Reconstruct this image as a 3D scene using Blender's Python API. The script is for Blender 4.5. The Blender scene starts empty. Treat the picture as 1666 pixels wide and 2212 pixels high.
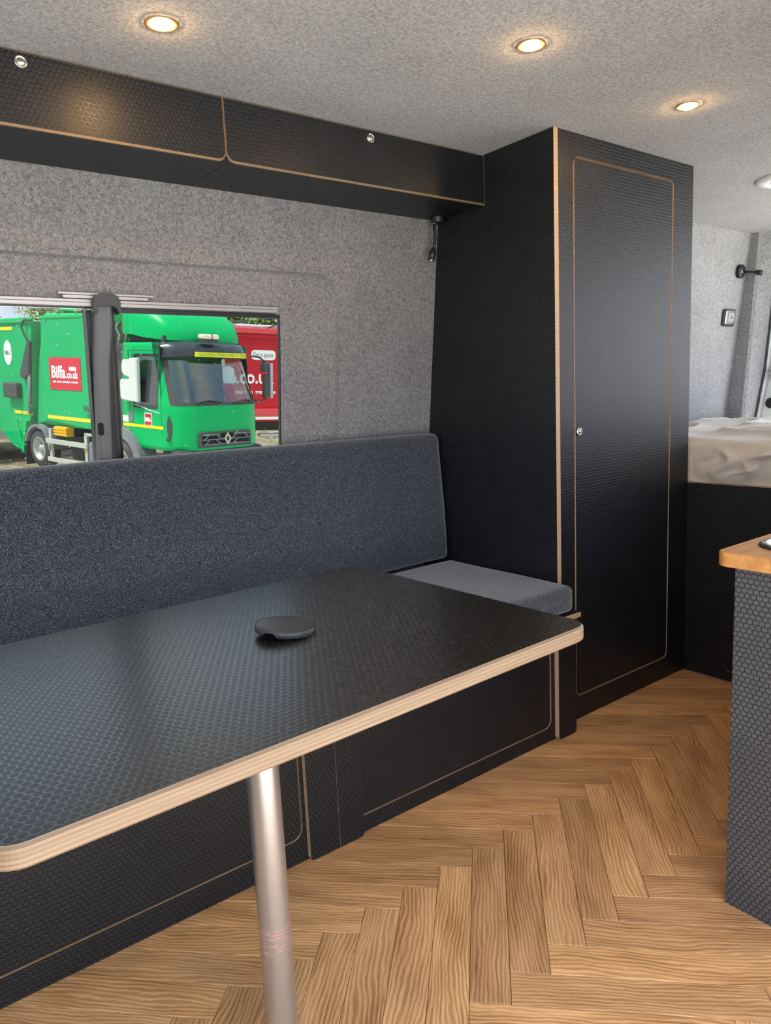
import bpy, bmesh, math, random
from mathutils import Vector, Matrix, noise
random.seed(7)
S = bpy.context.scene
COL = S.collection
PI = math.pi

# ------------------------------------------------------------------ camera
cam_d = bpy.data.cameras.new('camera')
cam = bpy.data.objects.new('camera', cam_d)
COL.objects.link(cam)
YAW, PIT, ROL, FPX, EYE = 0.92489, -0.15809, -0.04711, 1560.684, 1.05
_f = Vector((math.cos(YAW)*math.cos(PIT), math.sin(YAW)*math.cos(PIT), math.sin(PIT)))
_r = _f.cross(Vector((0, 0, 1))).normalized()
_u = _r.cross(_f)
_r2 = _r*math.cos(ROL) + _u*math.sin(ROL)
_u2 = -_r*math.sin(ROL) + _u*math.cos(ROL)
cam.matrix_world = Matrix(((_r2.x, _u2.x, -_f.x, 0), (_r2.y, _u2.y, -_f.y, 0), (_r2.z, _u2.z, -_f.z, EYE), (0, 0, 0, 1)))
cam_d.sensor_fit = 'HORIZONTAL'
cam_d.sensor_width = 36.0
cam_d.lens = 36.0*FPX/1666.0
cam_d.clip_start = 0.02
cam_d.clip_end = 400
S.camera = cam

# ------------------------------------------------------------------ sky, exposure
S.view_settings.view_transform = 'Standard'
S.view_settings.look = 'None'
S.view_settings.exposure = 1.6
S.view_settings.gamma = 1.0
S.view_settings.use_curve_mapping = False
W = bpy.data.worlds.new('sky')
S.world = W
W.use_nodes = True
wn = W.node_tree
wn.nodes.clear()
def wnode(t, **k):
    n = wn.nodes.new(t)
    for a, b in k.items():
        setattr(n, a, b)
    return n
wtc = wnode('ShaderNodeTexCoord')
wno = wnode('ShaderNodeTexNoise')
wno.inputs['Scale'].default_value = 2.6
wno.inputs['Detail'].default_value = 6
wno.inputs['Roughness'].default_value = 0.55
wrp = wnode('ShaderNodeValToRGB')
wrp.color_ramp.elements[0].position = 0.42
wrp.color_ramp.elements[0].color = (0.46, 0.64, 0.98, 1)
wrp.color_ramp.elements[1].position = 0.58
wrp.color_ramp.elements[1].color = (1.0, 1.0, 1.0, 1)
wbg = wnode('ShaderNodeBackground')
wbg.inputs['Strength'].default_value = 1.25
wou = wnode('ShaderNodeOutputWorld')
wn.links.new(wtc.outputs['Generated'], wno.inputs['Vector'])
wn.links.new(wno.outputs['Fac'], wrp.inputs['Fac'])
wn.links.new(wrp.outputs['Color'], wbg.inputs['Color'])
wn.links.new(wbg.outputs[0], wou.inputs['Surface'])

# hazy sun, high and from the front of the van: brightens the yard, stays off the cabin floor
sun_d = bpy.data.lights.new('sun', 'SUN')
sun_d.energy = 7.0
sun_d.angle = math.radians(12)
sun_d.color = (1.0, 0.95, 0.87)
sun = bpy.data.objects.new('sun', sun_d)
COL.objects.link(sun)
sun.rotation_euler = Vector((0.42, 0.10, -0.90)).to_track_quat('-Z', 'Y').to_euler()

# ------------------------------------------------------------------ material helpers
class NT:
    def __init__(s, name):
        s.m = bpy.data.materials.new(name)
        s.m.use_nodes = True
        s.t = s.m.node_tree
        s.b = s.t.nodes['Principled BSDF']
    def n(s, typ, ins=None, **k):
        nd = s.t.nodes.new(typ)
        for a, b in k.items():
            setattr(nd, a, b)
        for a, b in (ins or {}).items():
            s.set(nd.inputs[a], b)
        return nd
    def set(s, sock, v):
        if isinstance(v, bpy.types.NodeSocket):
            s.t.links.new(v, sock)
        else:
            sock.default_value = v
    def math(s, op, a, b=None, c=None):
        nd = s.t.nodes.new('ShaderNodeMath')
        nd.operation = op
        for i, v in enumerate((a, b, c)):
            if v is not None:
                s.set(nd.inputs[i], v)
        return nd.outputs[0]
    def vmath(s, op, a, b=None, c=None, out=0):
        nd = s.t.nodes.new('ShaderNodeVectorMath')
        nd.operation = op
        for i, v in enumerate((a, b, c)):
            if v is not None:
                s.set(nd.inputs[i], v)
        return nd.outputs[out]
    def ramp(s, fac, stops):
        nd = s.t.nodes.new('ShaderNodeValToRGB')
        s.set(nd.inputs[0], fac)
        el = nd.color_ramp.elements
        while len(el) < len(stops):
            el.new(0.5)
        for e, (p, c) in zip(el, stops):
            e.position = p
            e.color = c if len(c) == 4 else (*c, 1)
        return nd.outputs[0]
    def mixc(s, fac, a, b, mode='MIX'):
        nd = s.t.nodes.new('ShaderNodeMix')
        nd.data_type = 'RGBA'
        nd.blend_type = mode
        s.set(nd.inputs[0], fac)
        s.set(nd.inputs[6], a)
        s.set(nd.inputs[7], b)
        return nd.outputs[2]
    def p(s, **k):
        names = dict(color='Base Color', rough='Roughness', metal='Metallic', normal='Normal', spec='Specular IOR Level',
                     emit='Emission Color', estr='Emission Strength', coat='Coat Weight', sheen='Sheen Weight', ior='IOR',
                     coatr='Coat Roughness', alpha='Alpha', trans='Transmission Weight')
        for a, b in k.items():
            s.set(s.b.inputs[names[a]], b)
        return s
    def bump(s, h, strength=0.3, dist=0.001):
        nd = s.n('ShaderNodeBump', {'Strength': strength, 'Distance': dist, 'Height': h})
        return nd.outputs[0]
    def obj(s):
        return s.n('ShaderNodeTexCoord').outputs['Object']
    def noise(s, vec, scale, detail=2, rough=0.5, out='Fac'):
        return s.n('ShaderNodeTexNoise', {'Vector': vec, 'Scale': scale, 'Detail': detail, 'Roughness': rough}).outputs[out]
def c4(r, g, b):
    return (r, g, b, 1)
M = {}
def plain(name, col, rough=0.5, metal=0.0, **k):
    t = NT(name)
    t.p(color=c4(*col), rough=rough, metal=metal, **k)
    M[name] = t.m
    return t.m

def hex_height(t, pitch):
    """raised hexagons in the plane of the face: 1 on the pads, 0 in the grooves"""
    tc = t.n('ShaderNodeTexCoord')
    sp = t.n('ShaderNodeSeparateXYZ', {0: tc.outputs['Object']})
    sn = t.n('ShaderNodeSeparateXYZ', {0: tc.outputs['Normal']})
    nx = t.math('GREATER_THAN', t.math('ABSOLUTE', sn.outputs[0]), 0.6)
    nz = t.math('GREATER_THAN', t.math('ABSOLUTE', sn.outputs[2]), 0.6)
    def sel(f, a, b):
        return t.math('ADD', t.math('MULTIPLY', f, b), t.math('MULTIPLY', t.math('SUBTRACT', 1.0, f), a))
    u = sel(nx, sp.outputs[0], sp.outputs[1])
    v = sel(nz, sp.outputs[2], sp.outputs[1])
    cb = t.n('ShaderNodeCombineXYZ', {0: u, 1: v, 2: 0.0})
    p = t.vmath('ADD', t.vmath('SCALE', cb.outputs[0]), (400.0, 400.0*math.sqrt(3), 0))
    p.node.inputs[0].links[0].from_node.inputs['Scale'].default_value = 1.0/pitch
    R = (1.0, math.sqrt(3), 1.0)
    Hf = (0.5, math.sqrt(3)/2, 0.0)
    a = t.vmath('SUBTRACT', t.vmath('MODULO', p, R), Hf)
    b = t.vmath('SUBTRACT', t.vmath('MODULO', t.vmath('ADD', p, Hf), R), Hf)
    da = t.vmath('DOT_PRODUCT', a, a, out=1)
    db = t.vmath('DOT_PRODUCT', b, b, out=1)
    f = t.math('LESS_THAN', da, db)
    g = t.vmath('ADD', t.vmath('SCALE', a), t.vmath('SCALE', b))
    sa, sb = g.node.inputs[0].links[0].from_node, g.node.inputs[1].links[0].from_node
    t.t.links.new(f, sa.inputs['Scale'])
    t.t.links.new(t.math('SUBTRACT', 1.0, f), sb.inputs['Scale'])
    g = t.vmath('ABSOLUTE', g)
    gx = t.n('ShaderNodeSeparateXYZ', {0: g}).outputs[0]
    d = t.math('MAXIMUM', t.vmath('DOT_PRODUCT', g, (0.5, math.sqrt(3)/2, 0), out=1), gx)
    mr = t.n('ShaderNodeMapRange', {'Value': d, 'From Min': 0.36, 'From Max': 0.45, 'To Min': 1.0, 'To Max': 0.0})
    mr.interpolation_type = 'SMOOTHSTEP'
    return mr.outputs[0], tc.outputs['Object']

def hexply(name, col, rough=0.36, pitch=0.0112, bump=0.5, ior=1.5, sp=(0.55, 0.12)):
    t = NT(name)
    h, oc = hex_height(t, pitch)
    fine = t.noise(oc, 900, 2)
    dust = t.noise(oc, 7, 4)
    cl = t.mixc(t.ramp(dust, [(0.45, (0, 0, 0)), (0.75, (1, 1, 1))]), c4(*col), c4(*[c*1.25+0.001 for c in col]))
    cl = t.mixc(h, c4(*[c*0.4 for c in col]), cl)
    t.p(color=cl, rough=t.math('ADD', rough-0.05, t.math('MULTIPLY', h, 0.10)), spec=t.math('SUBTRACT', sp[0], t.math('MULTIPLY', h, sp[1])), ior=ior)
    n1 = t.bump(h, bump, 0.0010)
    nb = t.n('ShaderNodeBump', {'Strength': 0.12, 'Distance': 0.0002, 'Height': fine, 'Normal': n1})
    t.p(normal=nb.outputs[0])
    M[name] = t.m
hexply('hex_ply', (0.0080, 0.0098, 0.0132), 0.40, bump=0.5)
hexply('hex_ply_table', (0.0045, 0.0052, 0.0062), 0.27, bump=0.16, ior=2.3, sp=(0.85, 0.42))
hexply('hex_ply_grey', (0.075, 0.078, 0.084), 0.42, bump=1.0)

t = NT('smooth_ply')
oc = t.obj()
t.p(color=c4(0.012, 0.013, 0.015), rough=0.38)
t.p(normal=t.bump(t.noise(oc, 700, 2), 0.12, 0.0002))
M['smooth_ply'] = t.m

def birch(name, stripes, k, b):
    t = NT(name)
    oc = t.obj()
    mp = t.n('ShaderNodeMapping', {'Vector': oc, 'Scale': (6, 6, 220)})
    g = t.noise(mp.outputs[0], 1.0, 4, 0.6)
    cl = t.ramp(g, [(0.3, (0.48*k, 0.30*k, 0.17*k*b)), (0.7, (0.68*k, 0.475*k, 0.30*k*b))])
    if stripes:
        z = t.n('ShaderNodeSeparateXYZ', {0: oc}).outputs[2]
        w = t.math('SINE', t.math('MULTIPLY', z, 2*PI/stripes))
        cl = t.mixc(t.math('MULTIPLY', t.math('GREATER_THAN', w, 0.1), 0.42), cl, c4(0.30*k, 0.17*k, 0.075*k))
    t.p(color=cl, rough=0.55)
    M[name] = t.m
birch('birch', 0, 0.92, 0.95)
birch('birch_shaded', 0, 0.36, 0.85)  # same birch, darkened to paint in the shade on the locker edge line
birch('birch_layers', 0.0052, 0.46, 1.0)

def felt(name, a, b, bump=0.5):
    t = NT(name)
    oc = t.obj()
    n1 = t.noise(oc, 260, 3, 0.7)
    n2 = t.noise(oc, 105, 3, 0.6)
    n3 = t.noise(oc, 6, 2)
    f = t.math('ADD', t.math('MULTIPLY', n1, 0.6), t.math('ADD', t.math('MULTIPLY', n2, 0.32), t.math('MULTIPLY', n3, 0.08)))
    cl = t.ramp(f, [(0.38, a), (0.5, tuple((x+y)/2 for x, y in zip(a, b))), (0.62, b)])
    t.p(color=cl, rough=1.0, spec=0.05, sheen=0.25)
    t.p(normal=t.bump(t.math('ADD', n1, n2), bump, 0.003))
    M[name] = t.m
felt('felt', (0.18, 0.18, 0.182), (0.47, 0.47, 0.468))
felt('felt_wall_shaded', (0.115, 0.114, 0.115), (0.345, 0.342, 0.342))  # same felt in a darker tone, shade of the window wall painted in

def tweed(name, dark, light, amt):
    t = NT(name)
    oc = t.obj()
    a = t.noise(t.n('ShaderNodeMapping', {'Vector': oc, 'Scale': (1, 0.35, 0.35)}).outputs[0], 760, 2, 0.7)
    b = t.noise(t.n('ShaderNodeMapping', {'Vector': oc, 'Scale': (0.35, 1, 1)}).outputs[0], 800, 2, 0.7)
    f = t.math('MAXIMUM', a, b)
    cl = t.ramp(f, [(0.52, dark), (0.60, tuple(d*(1-amt*0.4)+l*amt*0.4 for d, l in zip(dark, light))), (0.72, light)])
    t.p(color=cl, rough=0.95, spec=0.1, sheen=0.55)
    t.p(normal=t.bump(f, 0.5, 0.0012))
    M[name] = t.m
tweed('navy_tweed', (0.010, 0.014, 0.023), (0.25, 0.285, 0.34), 0.7)

# oak plank, grain along the plank's own x, tone by plank
t = NT('oak')
oc = t.obj()
rnd = t.n('ShaderNodeObjectInfo').outputs['Random']
off = t.n('ShaderNodeCombineXYZ', {0: t.math('MULTIPLY', rnd, 37.0), 1: t.math('MULTIPLY', rnd, 91.0), 2: t.math('MULTIPLY', rnd, 13.0)})
pv = t.vmath('ADD', oc, off.outputs[0])
warp = t.noise(t.n('ShaderNodeMapping', {'Vector': pv, 'Scale': (3.0, 9, 1)}).outputs[0], 1.0, 2, 0.5, 'Color')
pw = t.vmath('ADD', pv, t.vmath('MULTIPLY', t.vmath('SUBTRACT', warp, (0.5, 0.5, 0.5)), (0.0, 0.060, 0.0)))
band = t.n('ShaderNodeTexWave', {'Vector': t.n('ShaderNodeMapping', {'Vector': pw, 'Scale': (0.35, 1, 1)}).outputs[0], 'Scale': 40.0, 'Distortion': 3.6, 'Detail': 3.0, 'Detail Scale': 1.6})
band.bands_direction = 'Y'
fib = t.noise(t.n('ShaderNodeMapping', {'Vector': pw, 'Scale': (9, 640, 1)}).outputs[0], 1.0, 3, 0.65)
blot = t.noise(t.n('ShaderNodeMapping', {'Vector': pv, 'Scale': (5, 22, 1)}).outputs[0], 1.0, 3, 0.5)
grain = t.math('ADD', t.math('MULTIPLY', band.outputs['Fac'], 0.16), t.math('ADD', t.math('MULTIPLY', fib, 0.46), t.math('MULTIPLY', blot, 0.46)))
cl = t.ramp(grain, [(0.30, (0.22, 0.100, 0.040)), (0.47, (0.52, 0.265, 0.108)), (0.68, (0.82, 0.48, 0.225))])
tone = t.ramp(t.math('FRACT', t.math('MULTIPLY', rnd, 7.31)), [(0.0, (0.74, 0.72, 0.72)), (0.5, (0.95, 0.94, 0.93)), (1.0, (1.16, 1.14, 1.08))])
t.p(color=t.mixc(1.0, cl, tone, 'MULTIPLY'), rough=t.math('ADD', 0.42, t.math('MULTIPLY', fib, 0.15)), spec=0.4)
t.p(normal=t.bump(grain, 0.35, 0.0012))
M['oak'] = t.m

t = NT('worktop_oak')
oc = t.obj()
g = t.noise(t.n('ShaderNodeMapping', {'Vector': oc, 'Scale': (5, 60, 60)}).outputs[0], 1.0, 4, 0.6)
t.p(color=t.ramp(g, [(0.3, (0.42, 0.185, 0.048)), (0.7, (0.64, 0.315, 0.095))]), rough=0.45)
M['worktop_oak'] = t.m

t = NT('sheet')
oc = t.obj()
t.p(color=c4(0.66, 0.61, 0.53), rough=0.85, sheen=0.2)
t.p(normal=t.bump(t.noise(oc, 60, 4), 0.25, 0.004))
M['sheet'] = t.m

plain('black_plastic', (0.012, 0.012, 0.013), 0.4)
plain('dark_gap', (0.006, 0.006, 0.006), 0.8)
plain('charcoal_plastic', (0.045, 0.045, 0.048), 0.5)
plain('grey_plastic', (0.12, 0.12, 0.127), 0.45)
plain('rail_grey', (0.42, 0.40, 0.40), 0.35, 0.3)
plain('chrome', (0.75, 0.75, 0.76), 0.15, 1.0)
plain('nickel', (0.62, 0.60, 0.56), 0.28, 1.0)
plain('steel', (0.6, 0.61, 0.62), 0.22, 1.0)
plain('white_paint', (0.78, 0.80, 0.78), 0.35)
plain('white_plastic', (0.82, 0.82, 0.80), 0.4)
plain('copper_trim', (0.55, 0.36, 0.22), 0.35, 0.6)
plain('disc_plastic', (0.045, 0.047, 0.052), 0.35)
plain('under_floor', (0.05, 0.035, 0.025), 0.9)
plain('silver_leg_end', (0.5, 0.5, 0.52), 0.35, 1.0)
t = NT('satin_aluminium')
oc = t.obj()
z = t.n('ShaderNodeSeparateXYZ', {0: oc}).outputs[2]
zone = t.math('MULTIPLY', t.math('GREATER_THAN', z, 0.17), t.math('LESS_THAN', z, 0.215))
sm = t.noise(t.n('ShaderNodeMapping', {'Vector': oc, 'Scale': (45, 45, 420)}).outputs[0], 1.0, 3, 0.6)
mask = t.math('MULTIPLY', zone, t.math('MULTIPLY', t.math('GREATER_THAN', sm, 0.56), 0.55))
t.p(color=t.mixc(mask, c4(0.58, 0.60, 0.63), c4(0.62, 0.14, 0.11)), rough=0.30, metal=t.math('SUBTRACT', 0.9, mask))
M['satin_aluminium'] = t.m
t = NT('lamp_glow')
t.p(color=c4(1, 0.85, 0.6), emit=c4(1.0, 0.58, 0.24), estr=150.0)
M['lamp_glow'] = t.m

def glass(name, tint, gloss=0.03):
    m = bpy.data.materials.new(name)
    m.use_nodes = True
    nt = m.node_tree
    nt.nodes.clear()
    tr = nt.nodes.new('ShaderNodeBsdfTransparent')
    tr.inputs[0].default_value = c4(*tint)
    gl = nt.nodes.new('ShaderNodeBsdfGlossy')
    gl.inputs['Roughness'].default_value = 0.0
    lw = nt.nodes.new('ShaderNodeLayerWeight')
    lw.inputs[0].default_value = 0.5
    pwn = nt.nodes.new('ShaderNodeMath')
    pwn.operation = 'POWER'
    pwn.inputs[1].default_value = 5.0
    nt.links.new(lw.outputs['Facing'], pwn.inputs[0])
    fr = nt.nodes.new('ShaderNodeMath')
    fr.operation = 'MULTIPLY_ADD'
    fr.inputs[1].default_value = 1.0-gloss
    fr.inputs[2].default_value = gloss
    nt.links.new(pwn.outputs[0], fr.inputs[0])
    mx = nt.nodes.new('ShaderNodeMixShader')
    ou = nt.nodes.new('ShaderNodeOutputMaterial')
    nt.links.new(fr.outputs[0], mx.inputs[0])
    nt.links.new(tr.outputs[0], mx.inputs[1])
    nt.links.new(gl.outputs[0], mx.inputs[2])
    nt.links.new(mx.outputs[0], ou.inputs['Surface'])
    M[name] = m
glass('tinted_glass', (0.48, 0.50, 0.49), 0.010)  # tint added to hold down the bright yard outside
t = NT('droplet_water')
t.p(color=c4(1, 1, 1), rough=0.0, trans=1.0, ior=1.33)
M['droplet_water'] = t.m

# ------------------------------------------------------------------ mesh helpers
def wloc(o):
    v = Vector((0, 0, 0))
    while o is not None:
        v += o.location
        o = o.parent
    return v

class MB:
    def __init__(s):
        s.v, s.f, s.mi, s.sm = [], [], [], []
    def add(s, vs, fs, mi=0, smooth=False):
        o = len(s.v)
        s.v += [tuple(x) for x in vs]
        for i, f in enumerate(fs):
            s.f.append([o+k for k in f])
            s.mi.append(mi[i] if isinstance(mi, list) else mi)
            s.sm.append(smooth)
        return s
    def box(s, x0, x1, y0, y1, z0, z1, mi=0):
        vs = [(x, y, z) for z in (z0, z1) for y in (y0, y1) for x in (x0, x1)]
        return s.add(vs, [(0, 2, 3, 1), (4, 5, 7, 6), (0, 1, 5, 4), (2, 6, 7, 3), (0, 4, 6, 2), (1, 3, 7, 5)], mi)
    def bbox(s, x0, x1, y0, y1, z0, z1, b=0.004, mi=0):
        """box with chamfered edges"""
        bm = bmesh.new()
        bmesh.ops.create_cube(bm, size=1)
        for v in bm.verts:
            v.co = Vector(((x0+x1)/2+v.co.x*(x1-x0), (y0+y1)/2+v.co.y*(y1-y0), (z0+z1)/2+v.co.z*(z1-z0)))
        bmesh.ops.bevel(bm, geom=list(bm.edges), offset=b, segments=2, profile=0.5, affect='EDGES')
        return s.bm(bm, mi)
    def bm(s, bm, mi=0, smooth=False, mat=None):
        bm.verts.index_update()
        vs = [(mat @ v.co if mat else v.co)[:] for v in bm.verts]
        fs = [[v.index for v in f.verts] for f in bm.faces]
        bm.free()
        return s.add(vs, fs, mi, smooth)
    def cyl(s, p0, p1, r0, r1=None, n=20, mi=0, caps=True, smooth=True):
        r1 = r0 if r1 is None else r1
        p0, p1 = Vector(p0), Vector(p1)
        d = (p1-p0).normalized()
        a = d.orthogonal().normalized()
        b = d.cross(a)
        vs = []
        for p, r in ((p0, r0), (p1, r1)):
            for i in range(n):
                th = 2*PI*i/n
                vs.append(p+a*(r*math.cos(th))+b*(r*math.sin(th)))
        s.add(vs, [(i, (i+1) % n, n+(i+1) % n, n+i) for i in range(n)], mi, smooth)
        if caps:
            s.add(vs[:n], [list(range(n))[::-1]], mi)
            s.add(vs[n:], [list(range(n))], mi)
        return s
    def lathe(s, prof, center, axis=(0, 0, 1), n=28, mi=0, smooth=True):
        """profile of (radius, height) turned about an axis through center"""
        c, d = Vector(center), Vector(axis).normalized()
        a = d.orthogonal().normalized()
        b = d.cross(a)
        vs, fs = [], []
        for r, h in prof:
            for i in range(n):
                th = 2*PI*i/n
                vs.append(c+d*h+a*(r*math.cos(th))+b*(r*math.sin(th)))
        for k in range(len(prof)-1):
            for i in range(n):
                j = (i+1) % n
                fs.append((k*n+i, k*n+j, (k+1)*n+j, (k+1)*n+i))
        return s.add(vs, fs, mi, smooth)
    def tube(s, path, r, n=10, mi=0, caps=True):
        path = [Vector(p) for p in path]
        rs = r if isinstance(r, (list, tuple)) else [r]*len(path)
        vs, fs = [], []
        a = None
        for k, p in enumerate(path):
            d = (path[min(k+1, len(path)-1)]-path[max(k-1, 0)]).normalized()
            a = d.orthogonal().normalized() if a is None else (a-d*a.dot(d)).normalized()
            b = d.cross(a)
            for i in range(n):
                th = 2*PI*i/n
                vs.append(p+a*(rs[k]*math.cos(th))+b*(rs[k]*math.sin(th)))
        for k in range(len(path)-1):
            for i in range(n):
                j = (i+1) % n
                fs.append((k*n+i, k*n+j, (k+1)*n+j, (k+1)*n+i))
        s.add(vs, fs, mi, True)
        if caps:
            s.add(vs[:n], [list(range(n))[::-1]], mi)
            s.add(vs[-n:], [list(range(n))], mi)
        return s
    def prism(s, poly, fn, t0, t1, cap=0, side=1, holes=(), ch=0.0, back=None):
        """polygon in (u, v) extruded from depth t0 to t1; fn(u, v, t) -> point. sides may be another material; ch chamfers the outer rim"""
        loops = [list(poly)] + [list(h) for h in holes]
        def cap_at(t, flip, ins):
            bm = bmesh.new()
            es = []
            for li, lp in enumerate(loops):
                L = offset_poly(lp, ins) if (li == 0 and ins) else lp
                vv = [bm.verts.new((u, v, 0)) for u, v in L]
                for i in range(len(vv)):
                    es.append(bm.edges.new((vv[i], vv[(i+1) % len(vv)])))
            bmesh.ops.triangle_fill(bm, use_beauty=True, use_dissolve=False, edges=es, normal=(0, 0, 1))
            bm.verts.index_update()
            vs = [fn(v.co.x, v.co.y, t) for v in bm.verts]
            fs = []
            for f in bm.faces:
                idx = [v.index for v in f.verts]
                fs.append(idx[::-1] if flip else idx)
            bm.free()
            s.add(vs, fs, cap if not flip or back is None else back)
        sg = 1 if t1 > t0 else -1
        cap_at(t0, True, ch)
        cap_at(t1, False, ch)
        for li, lp in enumerate(loops):
            n = len(lp)
            if li == 0 and ch:
                ring = [(offset_poly(lp, ch), t0), (lp, t0+sg*ch), (lp, t1-sg*ch), (offset_poly(lp, ch), t1)]
            else:
                ring = [(lp, t0), (lp, t1)]
            vs = [fn(u, v, t) for L, t in ring for u, v in L]
            fs = []
            for k in range(len(ring)-1):
                for i in range(n):
                    j = (i+1) % n
                    fs.append((k*n+i, k*n+j, (k+1)*n+j, (k+1)*n+i))
            s.add(vs, fs, side)
        return s
    def build(s, name, mats, parent=None, fix=True, local=False):
        o = Vector((0, 0, 0)) if local else wloc(parent)
        me = bpy.data.meshes.new(name)
        me.from_pydata([(x-o.x, y-o.y, z-o.z) for x, y, z in s.v], [], s.f)
        for m in (mats if isinstance(mats, (list, tuple)) else [mats]):
            me.materials.append(M[m] if isinstance(m, str) else m)
        me.polygons.foreach_set('material_index', s.mi)
        me.polygons.foreach_set('use_smooth', s.sm)
        if fix:
            bm = bmesh.new()
            bm.from_mesh(me)
            bmesh.ops.remove_doubles(bm, verts=list(bm.verts), dist=1e-5)
            bmesh.ops.recalc_face_normals(bm, faces=list(bm.faces))
            bm.to_mesh(me)
            bm.free()
        me.update()
        ob = bpy.data.objects.new(name, me)
        COL.objects.link(ob)
        ob.parent = parent
        return ob

def offset_poly(lp, d):
    n = len(lp)
    area = sum(lp[i][0]*lp[(i+1) % n][1]-lp[(i+1) % n][0]*lp[i][1] for i in range(n))
    sg = 1 if area > 0 else -1
    out = []
    for i in range(n):
        a, b, c = Vector(lp[i-1]), Vector(lp[i]), Vector(lp[(i+1) % n])
        e1, e2 = (b-a).normalized(), (c-b).normalized()
        nn = Vector((-e1.y-e2.y, e1.x+e2.x))
        nn = nn.normalized() if nn.length > 1e-6 else Vector((-e1.y, e1.x))
        k = max(0.35, nn.dot(Vector((-e1.y, e1.x))))
        q = b+nn*(sg*d/k)
        out.append((q.x, q.y))
    return out

def rrect(u0, u1, v0, v1, r=0.02, n=6, rs=None):
    """rounded rectangle, counter-clockwise; rs = radii at (u0v0, u1v0, u1v1, u0v1)"""
    rs = rs or (r, r, r, r)
    out = []
    for (cu, cv, su, sv, a0), rr in zip(((u0, v0, 1, 1, PI), (u1, v0, -1, 1, 1.5*PI), (u1, v1, -1, -1, 0), (u0, v1, 1, -1, 0.5*PI)), rs):
        if rr <= 1e-6:
            out.append((cu, cv))
            continue
        for i in range(n+1):
            a = a0+0.5*PI*i/n
            out.append((cu+su*rr+rr*math.cos(a), cv+sv*rr+rr*math.sin(a)))
    return out
FY = lambda u, v, t: (u, t, v)      # board facing along y
FX = lambda u, v, t: (t, u, v)      # board facing along x
FZ = lambda u, v, t: (u, v, t)

def tag(o, label=None, cat=None, group=None, kind=None):
    if label: o['label'] = label
    if cat: o['category'] = cat
    if group: o['group'] = group
    if kind: o['kind'] = kind
    return o
def thing(name, loc, label, cat, group=None):
    o = bpy.data.objects.new(name, None)
    COL.objects.link(o)
    o.location = loc
    o.empty_display_size = 0.05
    return tag(o, label, cat, group)
def structure(o):
    o['kind'] = 'structure'
    return o
def holder(name, loc):
    o = bpy.data.objects.new(name, None)
    COL.objects.link(o)
    o.location = loc
    return structure(o)

def cushion(mb, x0, x1, y0, y1, z0, z1, r=0.025, bulge=0.008, seg=0.03, fn=None, mi=0, noise_amp=0.002):
    """soft rounded block"""
    L = (x1-x0, y1-y0, z1-z0)
    c = Vector(((x0+x1)/2, (y0+y1)/2, (z0+z1)/2))
    N = [max(4, int(l/seg)) for l in L]
    def map_pt(p):
        h = Vector(L)/2
        q = Vector([max(-h[i]+r, min(h[i]-r, p[i])) for i in range(3)])
        d = p-q
        if d.length > 1e-9:
            p = q+d.normalized()*r
        w = [max(0.0, 1-(2*p[i]/L[i])**2) for i in range(3)]
        p = p+Vector((0, math.copysign(bulge, p.y)*w[0]**0.3*w[2]*(abs(p.y) > h[1]-r*1.2), bulge*w[0]**0.3*w[1]*(p.z > h[2]-r*1.2)))
        p = p+c
        nz = noise.noise_vector(p*5.0)*noise_amp
        p = p+nz
        return fn(p) if fn else p
    for ax in range(3):
        u, v = (ax+1) % 3, (ax+2) % 3
        def cs(n, l):
            # denser near the rounded rim
            pts = [-l/2+l*i/n for i in range(n+1)]
            ex = [-l/2+r*0.3, -l/2+r*0.6, -l/2+r, l/2-r, l/2-r*0.6, l/2-r*0.3]
            pts = sorted([q for q in pts if abs(q) < l/2-r or abs(abs(q)-l/2) < 1e-9]+ex)
            return pts
        U, V = cs(N[u], L[u]), cs(N[v], L[v])
        for sg in (-1, 1):
            vs = []
            for a in U:
                for b in V:
                    p = Vector((0, 0, 0))
                    p[ax] = sg*L[ax]/2
                    p[u] = a
                    p[v] = b
                    vs.append(map_pt(p))
            nv = len(V)
            fs = [(i*nv+j, (i+1)*nv+j, (i+1)*nv+j+1, i*nv+j+1) for i in range(len(U)-1) for j in range(nv-1)]
            mb.add(vs, fs, mi, True)
    return mb

# ------------------------------------------------------------------ dimensions
ZC = 1.763                                   # ceiling
WK, WC = 0.119, 1.962+0.119*0.924            # side wall leans in towards the roof: y = WC - WK z
def wy(z):
    return WC-WK*z
XW, XW2, YWF = 1.689, 2.405, 1.391           # wardrobe
YB = 1.352                                   # seat box face
YR = 0.10                                    # door side of the van
XR = 3.76                                    # rear post

# ------------------------------------------------------------------ floor
fl = MB().box(-1.5, 3.95, YR, 2.05, -0.05, -0.009).build('floor', 'under_floor')
structure(fl)
w_, L_ = 0.0732, 0.4392
U_ = Vector((1, 1))/math.sqrt(2)
V_ = Vector((1, -1))/math.sqrt(2)
def clip(poly, x0, x1, y0, y1):
    for ax, lim, sg in ((0, x0, 1), (0, x1, -1), (1, y0, 1), (1, y1, -1)):
        out = []
        for i in range(len(poly)):
            a, b = poly[i-1], poly[i]
            ia, ib = (a[ax]-lim)*sg >= 0, (b[ax]-lim)*sg >= 0
            if ia != ib:
                tt = (lim-a[ax])/(b[ax]-a[ax])
                out.append((a[0]+(b[0]-a[0])*tt, a[1]+(b[1]-a[1])*tt))
            if ib:
                out.append(b)
        poly = out
        if not poly:
            return []
    return poly
gp = 0.00045
def plank_mesh(poly):
    mb = MB()
    mb.prism(poly, FZ, -0.008, 0.0, 0, 0, ch=0.0009)
    me = mb.build('plank', 'oak')
    m = me.data
    bpy.data.objects.remove(me)
    return m
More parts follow.
